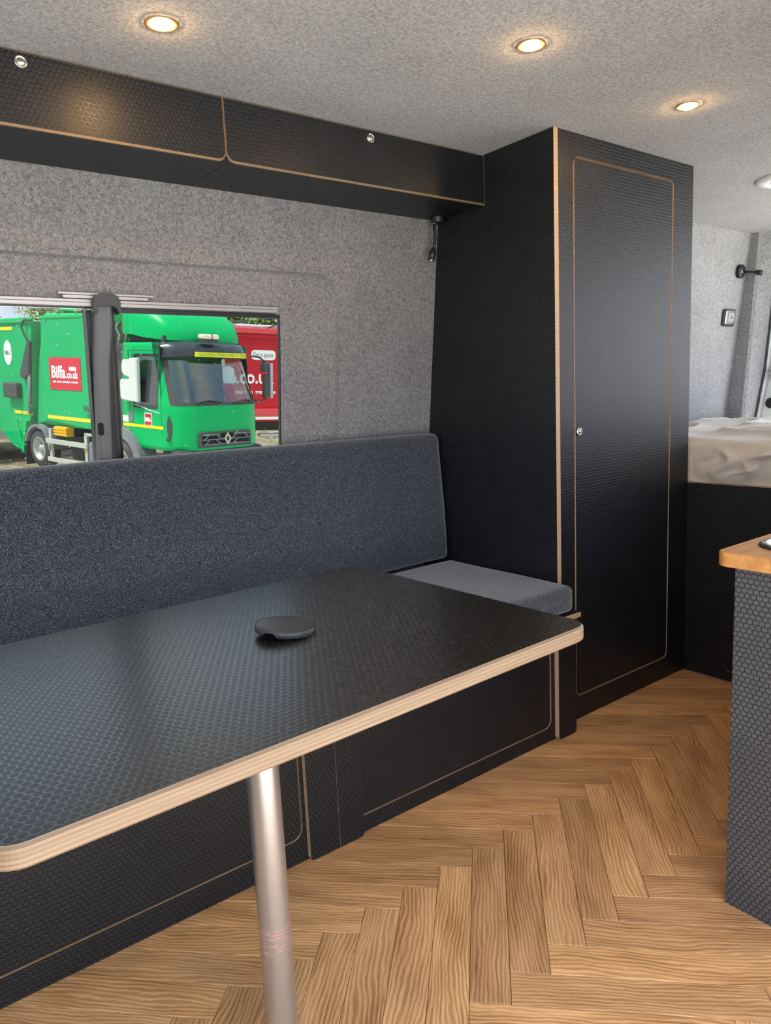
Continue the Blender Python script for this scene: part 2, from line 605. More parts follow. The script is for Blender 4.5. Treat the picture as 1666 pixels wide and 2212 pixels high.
full = [(-L_/2+gp, -w_/2+gp), (L_/2-gp, -w_/2+gp), (L_/2-gp, w_/2-gp), (-L_/2+gp, w_/2-gp)]
full_me = plank_mesh(full)
step = math.sqrt(2)*w_
for col in range(-2, 3):
    for k in range(-26, 30):
        T = Vector((1.064+step*k, 1.1345-col*math.sqrt(2)*L_))
        for kind in (0, 1):
            if kind == 0:
                c, ang = T-U_*(L_/2)+V_*(w_/2), PI/4
            else:
                c, ang = T-U_*(w_/2)-V_*(L_/2), -PI/4
            ca, sa = math.cos(ang), math.sin(ang)
            world = [(c.x+x*ca-y*sa, c.y+x*sa+y*ca) for x, y in full]
            cl_ = clip(world, -0.55, 2.398, YR+0.01, 1.47)
            if len(cl_) < 3:
                continue
            ar = abs(sum(cl_[i-1][0]*cl_[i][1]-cl_[i][0]*cl_[i-1][1] for i in range(len(cl_))))/2
            if ar < 0.0008:
                continue
            if ar > 0.999*(L_-2*gp)*(w_-2*gp):
                me = full_me
            else:
                me = plank_mesh([((x-c.x)*ca+(y-c.y)*sa, -(x-c.x)*sa+(y-c.y)*ca) for x, y in cl_])
            o = bpy.data.objects.new('plank', me)
            COL.objects.link(o)
            o.location = (c.x, c.y, 0)
            o.rotation_euler = (0, 0, ang)
            o.parent = fl

# ------------------------------------------------------------------ shell
def grid(mb, fn, n, m, mi=0, smooth=True):
    vs = [fn(i/n, j/m) for i in range(n+1) for j in range(m+1)]
    mb.add(vs, [(i*(m+1)+j, (i+1)*(m+1)+j, (i+1)*(m+1)+j+1, i*(m+1)+j+1) for i in range(n) for j in range(m)], mi, smooth)
    return mb
structure(MB().box(-1.5, 3.95, YR-0.12, 2.0, ZC, ZC+0.05).build('ceiling', 'felt'))

# left wall with a stepped felt panel round the window
def wallfn(u, v, t):
    return (u, wy(v)+t, v)
mb = MB()
step_out = rrect(-0.35, 1.303, 0.70, 1.424, 0.085, 8)
step_in = offset_poly(step_out, 0.005)
win = rrect(-0.10, 1.100, 0.80, 1.306, 0.022, 5)
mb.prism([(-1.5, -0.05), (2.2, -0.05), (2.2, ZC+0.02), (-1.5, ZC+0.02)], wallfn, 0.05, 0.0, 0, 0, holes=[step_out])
mb.prism([(2.2, -0.05), (XR, -0.05), (XR, ZC+0.02), (2.2, ZC+0.02)], wallfn, 0.05, 0.0, 1, 1)  # rear stretch in the lighter felt: light from the back doors painted in
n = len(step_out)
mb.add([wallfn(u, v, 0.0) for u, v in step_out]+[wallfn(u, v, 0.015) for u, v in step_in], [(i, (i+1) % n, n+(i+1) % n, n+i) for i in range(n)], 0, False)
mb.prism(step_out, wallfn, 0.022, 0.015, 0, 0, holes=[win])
structure(mb.build('wall_left', ['felt_wall_shaded', 'felt']))
# right wall with the open sliding-door aperture
mb = MB()
mb.prism([(-1.5, -0.05), (3.95, -0.05), (3.95, ZC), (-1.5, ZC)], FX if False else (lambda u, v, t: (u, t, v)), YR-0.08, YR, 0, 0,
         holes=[rrect(-0.62, 1.285, 0.0, 1.70, 0.08, 6), rrect(2.40, 3.85, 0.75, 1.70, 0.08, 6)])  # second opening, beside the bed, is added out of view to bring in daylight
structure(mb.build('wall_right', 'felt'))
# front: opening towards the cab and its windscreen
mb = MB()
mb.prism([(YR-0.08, -0.05), (2.1, -0.05), (2.1, ZC), (YR-0.08, ZC)], FX, -1.55, -1.5, 0, 0, holes=[rrect(0.25, 1.80, 0.70, 1.40, 0.1, 6)])
structure(mb.build('wall_front', 'felt'))

# rear post, felt, beside the open back doors
mb = MB()
zs = [-0.05, 0.5, 0.83, 1.1, 1.3, 1.45, 1.6, 1.7, ZC]
def pw1(z):
    return 1.875-(z-0.826)*0.068
def pedge(z):
    K = [(-0.1, 1.92), (0.82, 1.872), (1.09, 1.828), (1.30, 1.810), (1.46, 1.798), (1.60, 1.765), (1.70, 1.72), (1.80, 1.65)]
    for (a, ya), (b, yb) in zip(K, K[1:]):
        if z <= b:
            return ya+(yb-ya)*(z-a)/(b-a)
    return K[-1][1]
prof = []
for z in zs:
    prof.append([(XR, wy(z)+0.05, z), (XR, pw1(z)+0.012, z), (XR+0.012, pw1(z), z), (XR+0.10, pedge(z), z), (XR+0.11, pedge(z)+0.01, z), (XR+0.11, wy(z)+0.05, z)])
vs = [p for row in prof for p in row]
k = 6
fs = [(i*k+j, i*k+(j+1) % k, (i+1)*k+(j+1) % k, (i+1)*k+j) for i in range(len(zs)-1) for j in range(k)]
fs += [list(range(k)), [len(vs)-k+j for j in range(k)][::-1]]
mb.add(vs, fs)
structure(mb.build('wall_rear', 'felt'))

# rear door frame: white painted steel, dark seal, striker plate
dr = holder('door_1', (XR+0.12, 1.75, 0.0))
mb = MB()
def dstrip(off, xo):
    return [(XR+xo, pedge(z)-off, z) for z in zs]
def strip(mb, A, B, mi=0):
    n = len(A)
    mb.add(A+B, [(i, i+1, n+i+1, n+i) for i in range(n-1)], mi, False)
mb2 = MB()
strip(mb2, dstrip(-0.006, 0.1), dstrip(-0.006, 0.13)); strip(mb2, dstrip(-0.006, 0.1), dstrip(0.007, 0.1)); strip(mb2, dstrip(0.007, 0.1), dstrip(0.007, 0.13)); strip(mb2, dstrip(-0.006, 0.13), dstrip(0.007, 0.13))
mb2.build('seal', 'charcoal_plastic', dr)
mb = MB()
A = [dstrip(0.007, 0.115), dstrip(0.018, 0.125), dstrip(0.024, 0.125), dstrip(0.03, 0.118), dstrip(0.115, 0.122), dstrip(0.12, 0.13), dstrip(0.12, 0.17), dstrip(0.007, 0.17)]
for a, b in zip(A, A[1:]+A[:1]):
    strip(mb, a, b)
mb.build('door_frame', 'white_paint', dr)
zl = 1.075
yl = pedge(zl)-0.052
mb = MB()
mb.prism(rrect(yl-0.030, yl+0.020, zl-0.034, zl+0.040, 0.010, 4), FX, XR+0.120, XR+0.110, 0, 0, ch=0.002)
pl = mb.build('striker_plate', 'nickel', dr)
mb = MB()
for dz in (-0.022, 0.026):
    mb.lathe([(0.0, 0.006), (0.007, 0.006), (0.010, 0.003), (0.011, 0)], (XR+0.110, yl-0.018, zl+dz), (-1, 0, 0), 14)
mb.build('screw', 'nickel', pl)
MB().tube([(XR+0.11, yl+0.018, zl+0.016), (XR+0.09, yl+0.012, zl+0.014), (XR+0.085, yl-0.004, zl+0.003), (XR+0.09, yl+0.012, zl-0.010), (XR+0.11, yl+0.018, zl-0.012)], 0.005, 8).build('striker_loop', 'steel', pl)
MB().lathe([(0, 0.012), (0.02, 0.012), (0.026, 0.006), (0.028, 0)], (XR+0.119, pedge(0.93)-0.062, 0.925), (-1, 0, 0), 18).build('rubber_buffer', 'black_plastic', dr)

# ------------------------------------------------------------------ side window
wnd = holder('window_1', (0.5, wy(0.8), 0.80))
mb = MB()
mb.prism(win, wallfn, 0.0145, 0.026, 0, 0, holes=[offset_poly(win, 0.0035)])
mb.build('window_seal', 'black_plastic', wnd)
for u0, u1 in ((-0.094, 0.552), (0.612, 1.0955)):
    mb = MB()
    mb.prism(rrect(u0, u1, 0.805, 1.301, 0.015, 4), wallfn, 0.0165, 0.0205, 0, 0)
    mb.build('pane', 'tinted_glass', wnd)
mb = MB()
mb.prism([(0.612, 1.2935), (1.094, 1.2915), (1.096, 1.302), (0.612, 1.304)], wallfn, 0.012, 0.006, 0, 0)
mb.build('header', 'black_plastic', wnd)
mb = MB()
mb.prism([(0.548, 0.80), (0.618, 0.80), (0.618, 1.300), (0.548, 1.300)], wallfn, 0.052, 0.020, 0, 0)
mb.build('mullion', 'black_plastic', wnd)
# the moulded post standing proud in front of the mullion, with a slot and a cap
mb = MB()
rows = [(0.80, 0.545, 0.578), (0.90, 0.547, 0.580), (1.00, 0.549, 0.583), (1.10, 0.552, 0.587), (1.18, 0.555, 0.592), (1.25, 0.560, 0.602), (1.31, 0.563, 0.606)]
vs, fs = [], []
for z, a, b in rows:
    vs += [wallfn(a, z, 0.02), wallfn(a, z, -0.006), wallfn(a+0.006, z, -0.012), wallfn(b-0.006, z, -0.012), wallfn(b, z, -0.006), wallfn(b+0.006, z, 0.02)]
k = 6
fs = [(i*k+j, i*k+(j+1) % k, (i+1)*k+(j+1) % k, (i+1)*k+j) for i in range(len(rows)-1) for j in range(k)]
mb.add(vs, fs+[list(range(k))[::-1], [len(vs)-k+j for j in range(k)]])
post = mb.build('post', 'grey_plastic', wnd)
mb = MB()
vs, fs = [], []
for z, a, b in rows:
    vs += [wallfn(b+0.002, z, 0.03), wallfn(b-0.002, z, -0.004), wallfn(b+0.014-(z-0.8)*0.012, z, 0.004), wallfn(0.606+(z-0.8)*0.01, z, 0.03)]
k = 4
fs = [(i*k+j, i*k+(j+1) % k, (i+1)*k+(j+1) % k, (i+1)*k+j) for i in range(len(rows)-1) for j in range(k)]
mb.add(vs, fs+[list(range(k))[::-1], [len(vs)-k+j for j in range(k)]])
mb.build('post_side', 'charcoal_plastic', wnd)
mb = MB()
mb.prism(rrect(0.5475, 0.562, 0.985, 1.018, 0.007, 6), wallfn, -0.0095, -0.0135, 0, 0)
mb.build('slot', 'dark_gap', post)
mb = MB()
cap = [(0.556, 1.292), (0.560, 1.288), (0.566, 1.300), (0.576, 1.306), (0.604, 1.306), (0.613, 1.300), (0.618, 1.288), (0.622, 1.293), (0.622, 1.318), (0.616, 1.330), (0.604, 1.336), (0.574, 1.336), (0.562, 1.330), (0.556, 1.318)]
mb.prism(cap, wallfn, 0.01, -0.024, 0, 0)
mb.build('post_cap', 'charcoal_plastic', wnd)
for (u0, u1, v0, v1, o) in ((-0.12, 1.080, 1.3065, 1.3145, -0.004), (-0.12, 1.085, 1.316, 1.322, -0.002), (0.49, 0.70, 1.3245, 1.3315, -0.004), (0.48, 0.715, 1.3335, 1.338, -0.002)):
    mb = MB()
    mb.prism(rrect(u0, u1, v0, v1, 0.003, 3), wallfn, 0.01, o, 0, 0)
    mb.build('rail', 'rail_grey', wnd)

# raindrops on the outside of the panes
rgd = random.Random(5)
mb = MB()
for _ in range(90):
    u, v = (rgd.uniform(0.25, 0.55) if rgd.random() < 0.75 else rgd.uniform(0.62, 1.09)), rgd.uniform(0.92, 1.29)
    r_ = rgd.uniform(0.0007, 0.0017)
    ln = rgd.uniform(1.0, 1.6) if rgd.random() < 0.8 else 3.5
    ctr = Vector(wallfn(u, v, 0.0207))
    vs, fs = [ctr+Vector((0, r_*0.7, 0))], []
    for k_, (rr, hh) in enumerate(((0.6, 0.55), (1.0, 0.0))):
        for i_ in range(8):
            a = 2*PI*i_/8
            vs.append(ctr+Vector((r_*ln*rr*math.cos(a), r_*hh, r_*rr*math.sin(a))))
    for i_ in range(8):
        j_ = (i_+1) % 8
        fs += [(0, 1+i_, 1+j_), (1+i_, 9+i_, 9+j_, 1+j_)]
    mb.add(vs, fs, 0, True)
rd = mb.build('raindrops', 'droplet_water', wnd, fix=False)
rd['kind'] = 'stuff'

# ------------------------------------------------------------------ overhead locker
ZL, YL, YLB = 1.615, 1.660, wy(1.615)
lk = thing('overhead_locker', (0.8, YL, ZL), 'long black overhead locker under the ceiling above the window', 'locker')
mb = MB()
mb.box(-0.9, XW-0.001, YL+0.020, wy(1.7), ZL+0.016, ZC-0.001, 0)
mb.build('carcass', 'smooth_ply', lk)
mb = MB()
for a, b in ((-0.9, 0.8285), (0.8300, XW-0.001)):
    mb.box(a, b, YL+0.003, YLB-0.004, ZL, ZL+0.015, 0)
mb.build('bottom_board', 'hex_ply', lk)
for i, (a, b) in enumerate(((-0.036, 0.8285), (0.8310, XW-0.0006))):
    mb = MB()
    rs = (0.022, 0.022, 0, 0) if i == 0 else (0.022, 0.0, 0, 0)
    mb.prism(rrect(a, b, ZL+0.001, ZC-0.004, rs=rs), FY, YL+0.018, YL, 0, 1)
    d = mb.build('door', ['hex_ply', 'birch'], lk)
    # birch edge of the door seen as a thin line along its rim
    o_, i_ = rrect(a, b, ZL+0.001, ZC-0.004, rs=rs), rrect(a+0.0009, b-(0.0009 if i == 0 else 0.0002), ZL+0.0058, ZC-0.004, rs=tuple(max(0, q-0.0022) for q in rs))
    mb = MB()
    mb.prism(o_, FY, YL, YL-0.0012, 0, 0, holes=[[(u, min(v, ZC-0.0045)) for u, v in i_]])
    mb.build('edge_band', 'birch_shaded', d)
    kx = 0.396 if i == 0 else 1.259
    mb = MB()
    mb.lathe([(0.0125, 0), (0.0125, 0.002), (0.0115, 0.0042), (0.0085, 0.0042), (0.0078, 0.0025), (0.0072, 0.0035), (0.004, 0.0050), (0, 0.0054)], (kx, YL, 1.740), (0, -1, 0), 26)
    mb.build('knob', 'nickel', d)
mb = MB()
mb.prism(rrect(-0.9, -0.041, ZL+0.001, ZC-0.004, rs=(0, 0.022, 0, 0)), FY, YL+0.018, YL, 0, 1)
mb.build('door', ['hex_ply', 'birch'], lk)

# ------------------------------------------------------------------ wardrobe
wd = thing('wardrobe', (2.05, YWF, 0), 'tall black hexagon-textured wardrobe with narrow inset door and pale ply edges', 'wardrobe')
side_poly = [(YWF, 0.0), (wy(0)-0.004, 0.0), (wy(ZC)-0.004, ZC-0.001), (YWF, ZC-0.001)]
mb = MB()
mb.prism(side_poly, FX, XW+0.018, XW, 0, 1)
mb.build('side_panel', ['hex_ply', 'birch'], wd)
mb = MB()
mb.prism([(u+0.0, v) for u, v in [(YWF+0.018, 0.0), (wy(0)-0.004, 0.0), (wy(ZC)-0.004, ZC-0.001), (YWF+0.018, ZC-0.001)]], FX, XW2-0.018, XW2, 0, 1)
mb.build('side_panel', ['hex_ply', 'birch'], wd)
DX0, DX1, DZ0, DZ1 = 1.7725, 2.2885, 0.076, 1.7005
dh = rrect(DX0, DX1, DZ0, DZ1, 0.022, 6)
mb = MB()
mb.prism([(XW+0.0185, 0.0), (XW2, 0.0), (XW2, ZC-0.001), (XW+0.0185, ZC-0.001)], FY, YWF+0.018, YWF, 0, 1, holes=[dh])
mb.build('front_frame', ['hex_ply', 'birch'], wd)
mb = MB()
mb.prism(offset_poly(dh, 0.006), FY, YWF+0.018, YWF+0.0003, 0, 1)
d = mb.build('door', ['hex_ply', 'birch'], wd)
MB().lathe([(0.0125, 0), (0.0125, 0.002), (0.0115, 0.0045), (0.0085, 0.0045), (0.0078, 0.0028), (0.0072, 0.004), (0.004, 0.0052), (0, 0.0056)], (1.794, YWF, 0.919), (0, -1, 0), 26).build('knob', 'nickel', d)
MB().box(XW+0.02, XW2-0.02, YWF+0.03, YWF+0.034, 0.02, ZC-0.02).build('inner_liner', 'dark_gap', wd)

# ------------------------------------------------------------------ bench seat
bn = thing('bench_seat', (0.75, YB, 0), 'black bench seat box with inset doors beneath the dark tweed cushions', 'bench')
BX0, BX1 = -0.30, 1.688
dA = rrect(-0.28, 0.738, 0.058, 0.352, 0.028, 6)
dB = rrect(0.870, 1.607, 0.043, 0.352, 0.028, 6)
mb = MB()
mb.prism([(BX0, 0.0), (BX1, 0.0), (BX1, 0.374), (BX0, 0.374)], FY, YB+0.016, YB, 0, 1, holes=[dA, dB])
mb.build('front_frame', ['hex_ply', 'birch'], bn)
for dp in (dA, dB):
    mb = MB()
    mb.prism(offset_poly(dp, 0.0040), FY, YB+0.016, YB+0.0003, 0, 1)
    mb.build('door', ['hex_ply', 'birch'], bn)
MB().box(BX0+0.02, BX1-0.01, YB+0.026, YB+0.030, 0.01, 0.37).build('inner_liner', 'dark_gap', bn)
for x0, x1, sp in ((0.748, 0.900, 0.829), (1.624, 1.706, None)):
    pieces = [(x0, x1)] if sp is None else [(x0, sp-0.0006), (sp+0.0006, x1)]
    for q, (a, b) in enumerate(pieces):
        mb = MB()
        rs = (0.010 if a == x0 else 0.0, 0.012 if b == x1 else 0.0, 0, 0)
        yf = YB-0.016 if sp is None else YB-0.014
        mb.prism(rrect(a, b, 0.001, 0.374, rs=rs), FY, YB-0.0005, yf, 0, 1)
        mb.build('upright', ['hex_ply', 'birch'], bn)
mb = MB()
mb.prism([(BX0, 1.318), (BX1-0.0, 1.318), (BX1, 1.90), (BX0, 1.90)], FZ, 0.3745, 0.390, 0, 1)
mb.prism([(BX1, 1.318), (1.706, 1.318), (1.706, YWF-0.001), (BX1, YWF-0.001)], FZ, 0.3745, 0.390, 0, 1)
mb.build('seat_board', ['hex_ply', 'birch'], bn)
mb = MB()
mb.prism([(YB+0.017, 0.0), (wy(0)-0.01, 0), (1.99, 0.374), (YB+0.017, 0.374)], FX, BX0, BX0+0.016, 0, 1)
mb.build('end_panel', ['hex_ply', 'birch'], bn)

mb = MB()
cushion(mb, -0.28, XW-0.006, 1.326, 1.860, 0.3935, 0.472, r=0.016, bulge=0.006, seg=0.03)
sc_ = mb.build('seat_cushion', 'navy_tweed')
tag(sc_, 'flat dark tweed seat cushion lying on the bench', 'cushion')
mb = MB()
def tilt(p):
    # lean back with the wall
    return Vector((p.x-0.030*(1-(p.z-0.47)/0.44)*0-0.0, p.y+0.070*(p.z-0.47), p.z))
cushion(mb, -0.28, XW-0.007, 1.864, 1.925, 0.474, 0.912, r=0.020, bulge=0.010, seg=0.03, fn=tilt)
bc_ = mb.build('back_cushion', 'navy_tweed')
tag(bc_, 'tall dark tweed backrest cushion standing against the window wall', 'cushion')

# ------------------------------------------------------------------ table
tb = thing('table', (0.470, 0.978, 0), 'black hexagon-textured ply table on one silver pole leg', 'table')
def tabfn(u, v, t):
    ang = 0.035
    cx, cy = 0.48, 1.0
    x, y = u-cx, v-cy
    return (cx+x*math.cos(ang)-y*math.sin(ang), cy+x*math.sin(ang)+y*math.cos(ang), t)
tpoly = rrect(0.046, 0.924, 0.684, 1.322, 0.045, 10, rs=(0.035, 0.035, 0.035, 0.035))
mb = MB()
mb.prism(tpoly, tabfn, 0.649, 0.674, 0, 1, ch=0.0035)
mb.build('table_top', ['hex_ply_table', 'birch_layers'], tb)
mb = MB()
mb.lathe([(0.0265, 0.0125), (0.0262, 0.25), (0.0262, 0.62), (0.0266, 0.640)], (0.470, 0.978, 0), n=40)
leg = mb.build('leg', 'satin_aluminium', tb)
MB().lathe([(0, 0.648), (0.062, 0.648), (0.062, 0.644), (0.034, 0.632), (0.028, 0.632)], (0.470, 0.978, 0), n=32).build('top_socket', 'black_plastic', tb)
MB().lathe([(0.0275, 0.0), (0.0275, 0.004), (0.0268, 0.0125), (0, 0.0125)], (0.470, 0.978, 0), n=36).build('foot', 'silver_leg_end', tb)

# loose plastic disc lying on the table
dc = (0.552, 1.022, 0.6795)
th_ = Vector((0.10, -0.05, 1)).normalized()
mb = MB()
R0 = 0.0475
n = 48
A_ = th_.orthogonal().normalized()
A_ = (Vector((1, 0, 0))-th_*th_.x).normalized()
B_ = th_.cross(A_)
def dpt(r, h, a):
    return Vector(dc)+Vector((0, 0, 0.004))+th_*h+A_*(r*1.05*math.cos(a))+B_*(r*1.05*math.sin(a))
prof = [(0.0, 0.0062), (0.030, 0.0060), (0.042, 0.0052), (0.0465, 0.0040), (0.0475, 0.0018), (0.0475, -0.0052), (0.0455, -0.0052), (0.0450, 0.0015), (0.0, 0.0030)]
vs, fs = [], []
for r, h in prof:
    for i in range(n):
        a = 2*PI*i/n
        hh = h
        deg = (math.degrees(a)) % 360
        if 196 < deg < 222 and h < 0.0:
            hh = 0.0016
        vs.append(dpt(r, hh, a))
for k in range(len(prof)-1):
    for i in range(n):
        j = (i+1) % n
        fs.append((k*n+i, k*n+j, (k+1)*n+j, (k+1)*n+i))
mb.add(vs, fs, 0, True)
o = mb.build('plastic_cap', 'disc_plastic')
tag(o, 'round black plastic cap with notched rim lying loose on the table', 'cap')

# ------------------------------------------------------------------ bed
bd = thing('bed_base', (2.40, 1.0, 0), 'black hexagon-textured bed platform front beside the wardrobe', 'bed base')
mb = MB()
mb.prism([(0.12, 0.0), (1.398, 0.0), (1.398, 0.698), (0.12, 0.698)], FX, 2.424, 2.406, 0, 1)
mb.build('front_panel', ['hex_ply', 'birch'], bd)
mb = MB()
mb.prism([(2.425, 0.12), (3.74, 0.12), (3.74, 1.94), (2.425, 1.94)], FZ, 0.680, 0.698, 0, 1)
mb.build('platform', ['hex_ply', 'birch'], bd)
vent = thing('floor_vent', (2.4055, 1.205, 0.062), 'small round black hot-air outlet low on the bed front', 'vent')
MB().lathe([(0.034, 0), (0.034, 0.004), (0.030, 0.007), (0.026, 0.006), (0.024, 0.0005)], (2.4055, 1.205, 0.062), (-1, 0, 0), 28).build('rim', 'black_plastic', vent)
mb = MB()
mb.lathe([(0.0245, 0.0006), (0, 0.0006)], (2.4055, 1.205, 0.062), (-1, 0, 0), 28)
for dy in (-0.015, -0.005, 0.005, 0.015):
    mb.box(2.400, 2.4045, 1.205+dy-0.0016, 1.205+dy+0.0016, 0.042, 0.082)
mb.build('grille', 'black_plastic', vent)

def wr(x, y):
    p = Vector((x*2.1, y*3.0, 0.3))
    a = noise.noise(p*1.3)*0.5+noise.noise(Vector((x*5+y*2.2, y*4.5-x, 1.7)))*0.35
    rg = 1-abs(noise.noise(Vector((x*3.0-y*1.6, y*3.4+x*1.2, 5.1))))*2.2
    return a*0.030+max(0, rg)**3*0.028
mb = MB()
bx0, bx1, by0, by1, bz0, bz1 = 2.424, 3.745, 0.14, 1.930, 0.699, 0.846
n_, m_ = 90, 240
def top(i, j):
    x, y = bx0+(bx1-bx0)*i, by0+(by1-by0)*j
    e = min(x-bx0, bx1-x, (y-by0), (by1-y))
    dz = -0.022*max(0, 1-e/0.05)**2
    return (x, y, bz1+wr(x, y)+dz)
grid(mb, top, n_, m_)
def front(i, j):
    y = by0+(by1-by0)*j
    z1 = top(0, j)[2]
    z = bz0+(z1-bz0)*i
    s_ = math.sin(PI*i)
    f1 = noise.noise(Vector((y*7+z*9, z*14, 3.0)))*0.016+max(0, 1-abs(noise.noise(Vector((y*4.5-z*7, z*10+y*3, 8.0))))*3.2)**2*0.026+max(0, 1-abs(noise.noise(Vector((y*5+z*8, z*12-y*4, 2.0))))*4)**2*0.015
    return (bx0-(0.012*s_+f1*min(1, 4*i*(1-i)+0.25*(i > 0.5)*(1-i)*4))*(1.0 if y < 1.30 else max(0.0, min(1.0, (1.38-y)/0.08))), y, z)
grid(mb, front, 28, m_)
for yy, jj in ((by0, 0), (by1, 1)):
    grid(mb, lambda i, j: (bx0+(bx1-bx0)*i, yy, bz0+(top(i, jj)[2]-bz0)*j), n_, 4)
grid(mb, lambda i, j: (bx1, by0+(by1-by0)*i, bz0+(top(1, i)[2]-bz0)*j), m_, 4)
mb.box(bx0, bx1, by0, by1, bz0, bz0+0.001)
ob = mb.build('mattress', 'sheet')
tag(ob, 'mattress under a rumpled cream sheet on the rear bed', 'mattress')

# ------------------------------------------------------------------ kitchen unit
kt = thing('kitchen_unit', (1.321, 0.4, 0), 'grey-black hexagon-textured kitchen unit at the right edge', 'kitchen unit')
mb = MB()
mb.prism(rrect(0.185, 0.664, 0.0, 0.7045, rs=(0, 0.004, 0, 0)), FX, 1.339, 1.321, 0, 1)
mb.build('end_panel', ['hex_ply_grey', 'smooth_ply'], kt)
for nm_, bxs in (('back_panel', (1.339, 2.25, 0.19, 0.20, 0.05, 0.7045)), ('end_panel', (2.235, 2.25, 0.20, 0.640, 0.05, 0.7045)), ('base_board', (1.339, 2.235, 0.20, 0.640, 0.05, 0.066)), ('plinth', (1.339, 2.25, 0.60, 0.62, 0.0, 0.05)), ('front_rail', (1.339, 2.235, 0.62, 0.640, 0.6905, 0.7045))):
    MB().box(*bxs).build(nm_, 'smooth_ply', kt)
for i in range(2):
    mb = MB()
    a = 1.345+i*0.452
    mb.prism(rrect(a, a+0.446, 0.075, 0.690, 0.02), FY, 0.641, 0.658, 0, 1)
    d = mb.build('door', ['hex_ply', 'birch'], kt)
    MB().lathe([(0.0125, 0), (0.0125, 0.002), (0.0115, 0.0045), (0.004, 0.0052), (0, 0.0056)], (a+0.42-i*0.39, 0.658, 0.5), (0, 1, 0), 20).build('knob', 'nickel', d)
mb = MB()
mb.prism(rrect(1.296, 2.27, 0.185, 0.692, rs=(0.0, 0, 0, 0.022)), FZ, 0.7055, 0.7335, 0, 0, ch=0.002, holes=[rrect(1.372, 1.72, 0.270, 0.652, 0.05, 8)])
wt = tag(mb.build('worktop', 'worktop_oak'), 'warm oak worktop with rounded corner on the kitchen unit', 'worktop')
sk = thing('sink', (1.546, 0.46, 0.7340), 'stainless steel sink set into the oak worktop', 'sink')
mb = MB()
def ring(mb, loops, mi=0, smooth=True):
    n = len(loops[0])
    vs = [p for L in loops for p in L]
    mb.add(vs, [(k*n+i, k*n+(i+1) % n, (k+1)*n+(i+1) % n, (k+1)*n+i) for k in range(len(loops)-1) for i in range(n)], mi, smooth)
def sl(g, z):
    return [(u, v, z) for u, v in rrect(1.372-g, 1.72+g, 0.270-g, 0.652+g, 0.055+g*0.8, 8)]
ring(mb, [sl(0.013, 0.7337), sl(0.013, 0.7362), sl(0.009, 0.7372)])
mb.build('seal', 'black_plastic', sk)
mb = MB()
ring(mb, [sl(0.010, 0.7366), sl(0.008, 0.7395), sl(0.002, 0.7398), sl(-0.012, 0.7385), sl(-0.020, 0.733), sl(-0.026, 0.70), sl(-0.035, 0.60), sl(-0.06, 0.585)])
mb.add(sl(-0.06, 0.585), [list(range(len(sl(0, 0))))])
mb.build('basin', 'steel', sk)
MB().lathe([(0.022, 0.001), (0.022, 0.004), (0.016, 0.003), (0, 0.002)], (1.546, 0.46, 0.585), n=20).build('drain', 'chrome', sk)

# ------------------------------------------------------------------ ceiling spots
def spot(x, y, label):
    o = thing('ceiling_spot', (x, y, ZC), label, 'ceiling light', 'warm ceiling spotlights')
    mb = MB()
    mb.lathe([(0.033, 0), (0.033, -0.0012), (0.030, -0.0024), (0.0195, -0.0026), (0.0178, -0.0012)], (x, y, ZC-0.0002), n=36)
    mb.build('trim_ring', 'copper_trim', o)
    mb = MB()
    mb.lathe([(0.0179, -0.0010), (0.0174, -0.0040), (0.014, -0.0068), (0.008, -0.0084), (0, -0.0088)], (x, y, ZC-0.0002), n=32)
    mb.build('lens', 'lamp_glow', o)
    return o
spot(0.596, 1.418, 'warm ceiling spotlight nearest, above the first locker door')
spot(1.271, 1.103, 'warm ceiling spotlight in the middle, in front of the wardrobe corner')
spot(1.887, 1.110, 'warm ceiling spotlight farthest back, in front of the wardrobe door')
rv = thing('roof_vent', (2.875, 1.285, ZC), 'round white vent on the ceiling over the bed', 'vent')
MB().lathe([(0.115, 0), (0.115, -0.004), (0.105, -0.010), (0.075, -0.013), (0.07, -0.008)], (2.875, 1.285, ZC-0.0005), n=40).build('rim', 'white_plastic', rv)
MB().lathe([(0.07, -0.008), (0.05, -0.016), (0.02, -0.019), (0, -0.019)], (2.875, 1.285, ZC-0.0005), n=40).build('cover', 'white_plastic', rv)

# ------------------------------------------------------------------ reading lamps
def reading_lamp(base, axis, path, label, head_len=0.045, hr=0.0125, br=0.031):
    o = thing('reading_lamp', base, label, 'reading lamp', 'gooseneck reading lamps')
    ax = Vector(axis).normalized()
    mb = MB()
    mb.lathe([(br, 0.0005), (br, 0.016), (br-0.003, 0.019), (0.0, 0.019)], base, axis, 32)
    b = mb.build('base', 'black_plastic', o)
    c = Vector(path[0])
    MB().lathe([(0.008, 0), (0.008, 0.003), (0.0055, 0.004), (0, 0.004)], c-ax*0.001, axis, 18).build('collar', 'chrome', b)
    MB().tube(path, 0.0052, 10).build('gooseneck', 'black_plastic', o)
    e, d = Vector(path[-1]), (Vector(path[-1])-Vector(path[-2])).normalized()
    mb = MB()
    mb.lathe([(0.0052, -0.006), (0.009, 0.001), (hr, 0.008), (hr, head_len), (hr-0.0022, head_len), (hr-0.0026, head_len-0.004)], e, d, 24)
    h = mb.build('head', 'black_plastic', o)
    mb = MB()
    mb.lathe([(hr-0.0024, head_len-0.0008), (0.006, head_len-0.006), (0.0035, head_len-0.002), (0, head_len-0.0005)], e, d, 12, smooth=False)
    mb.build('lens', 'chrome', h)
    return o
bx, by = 1.650, 1.835
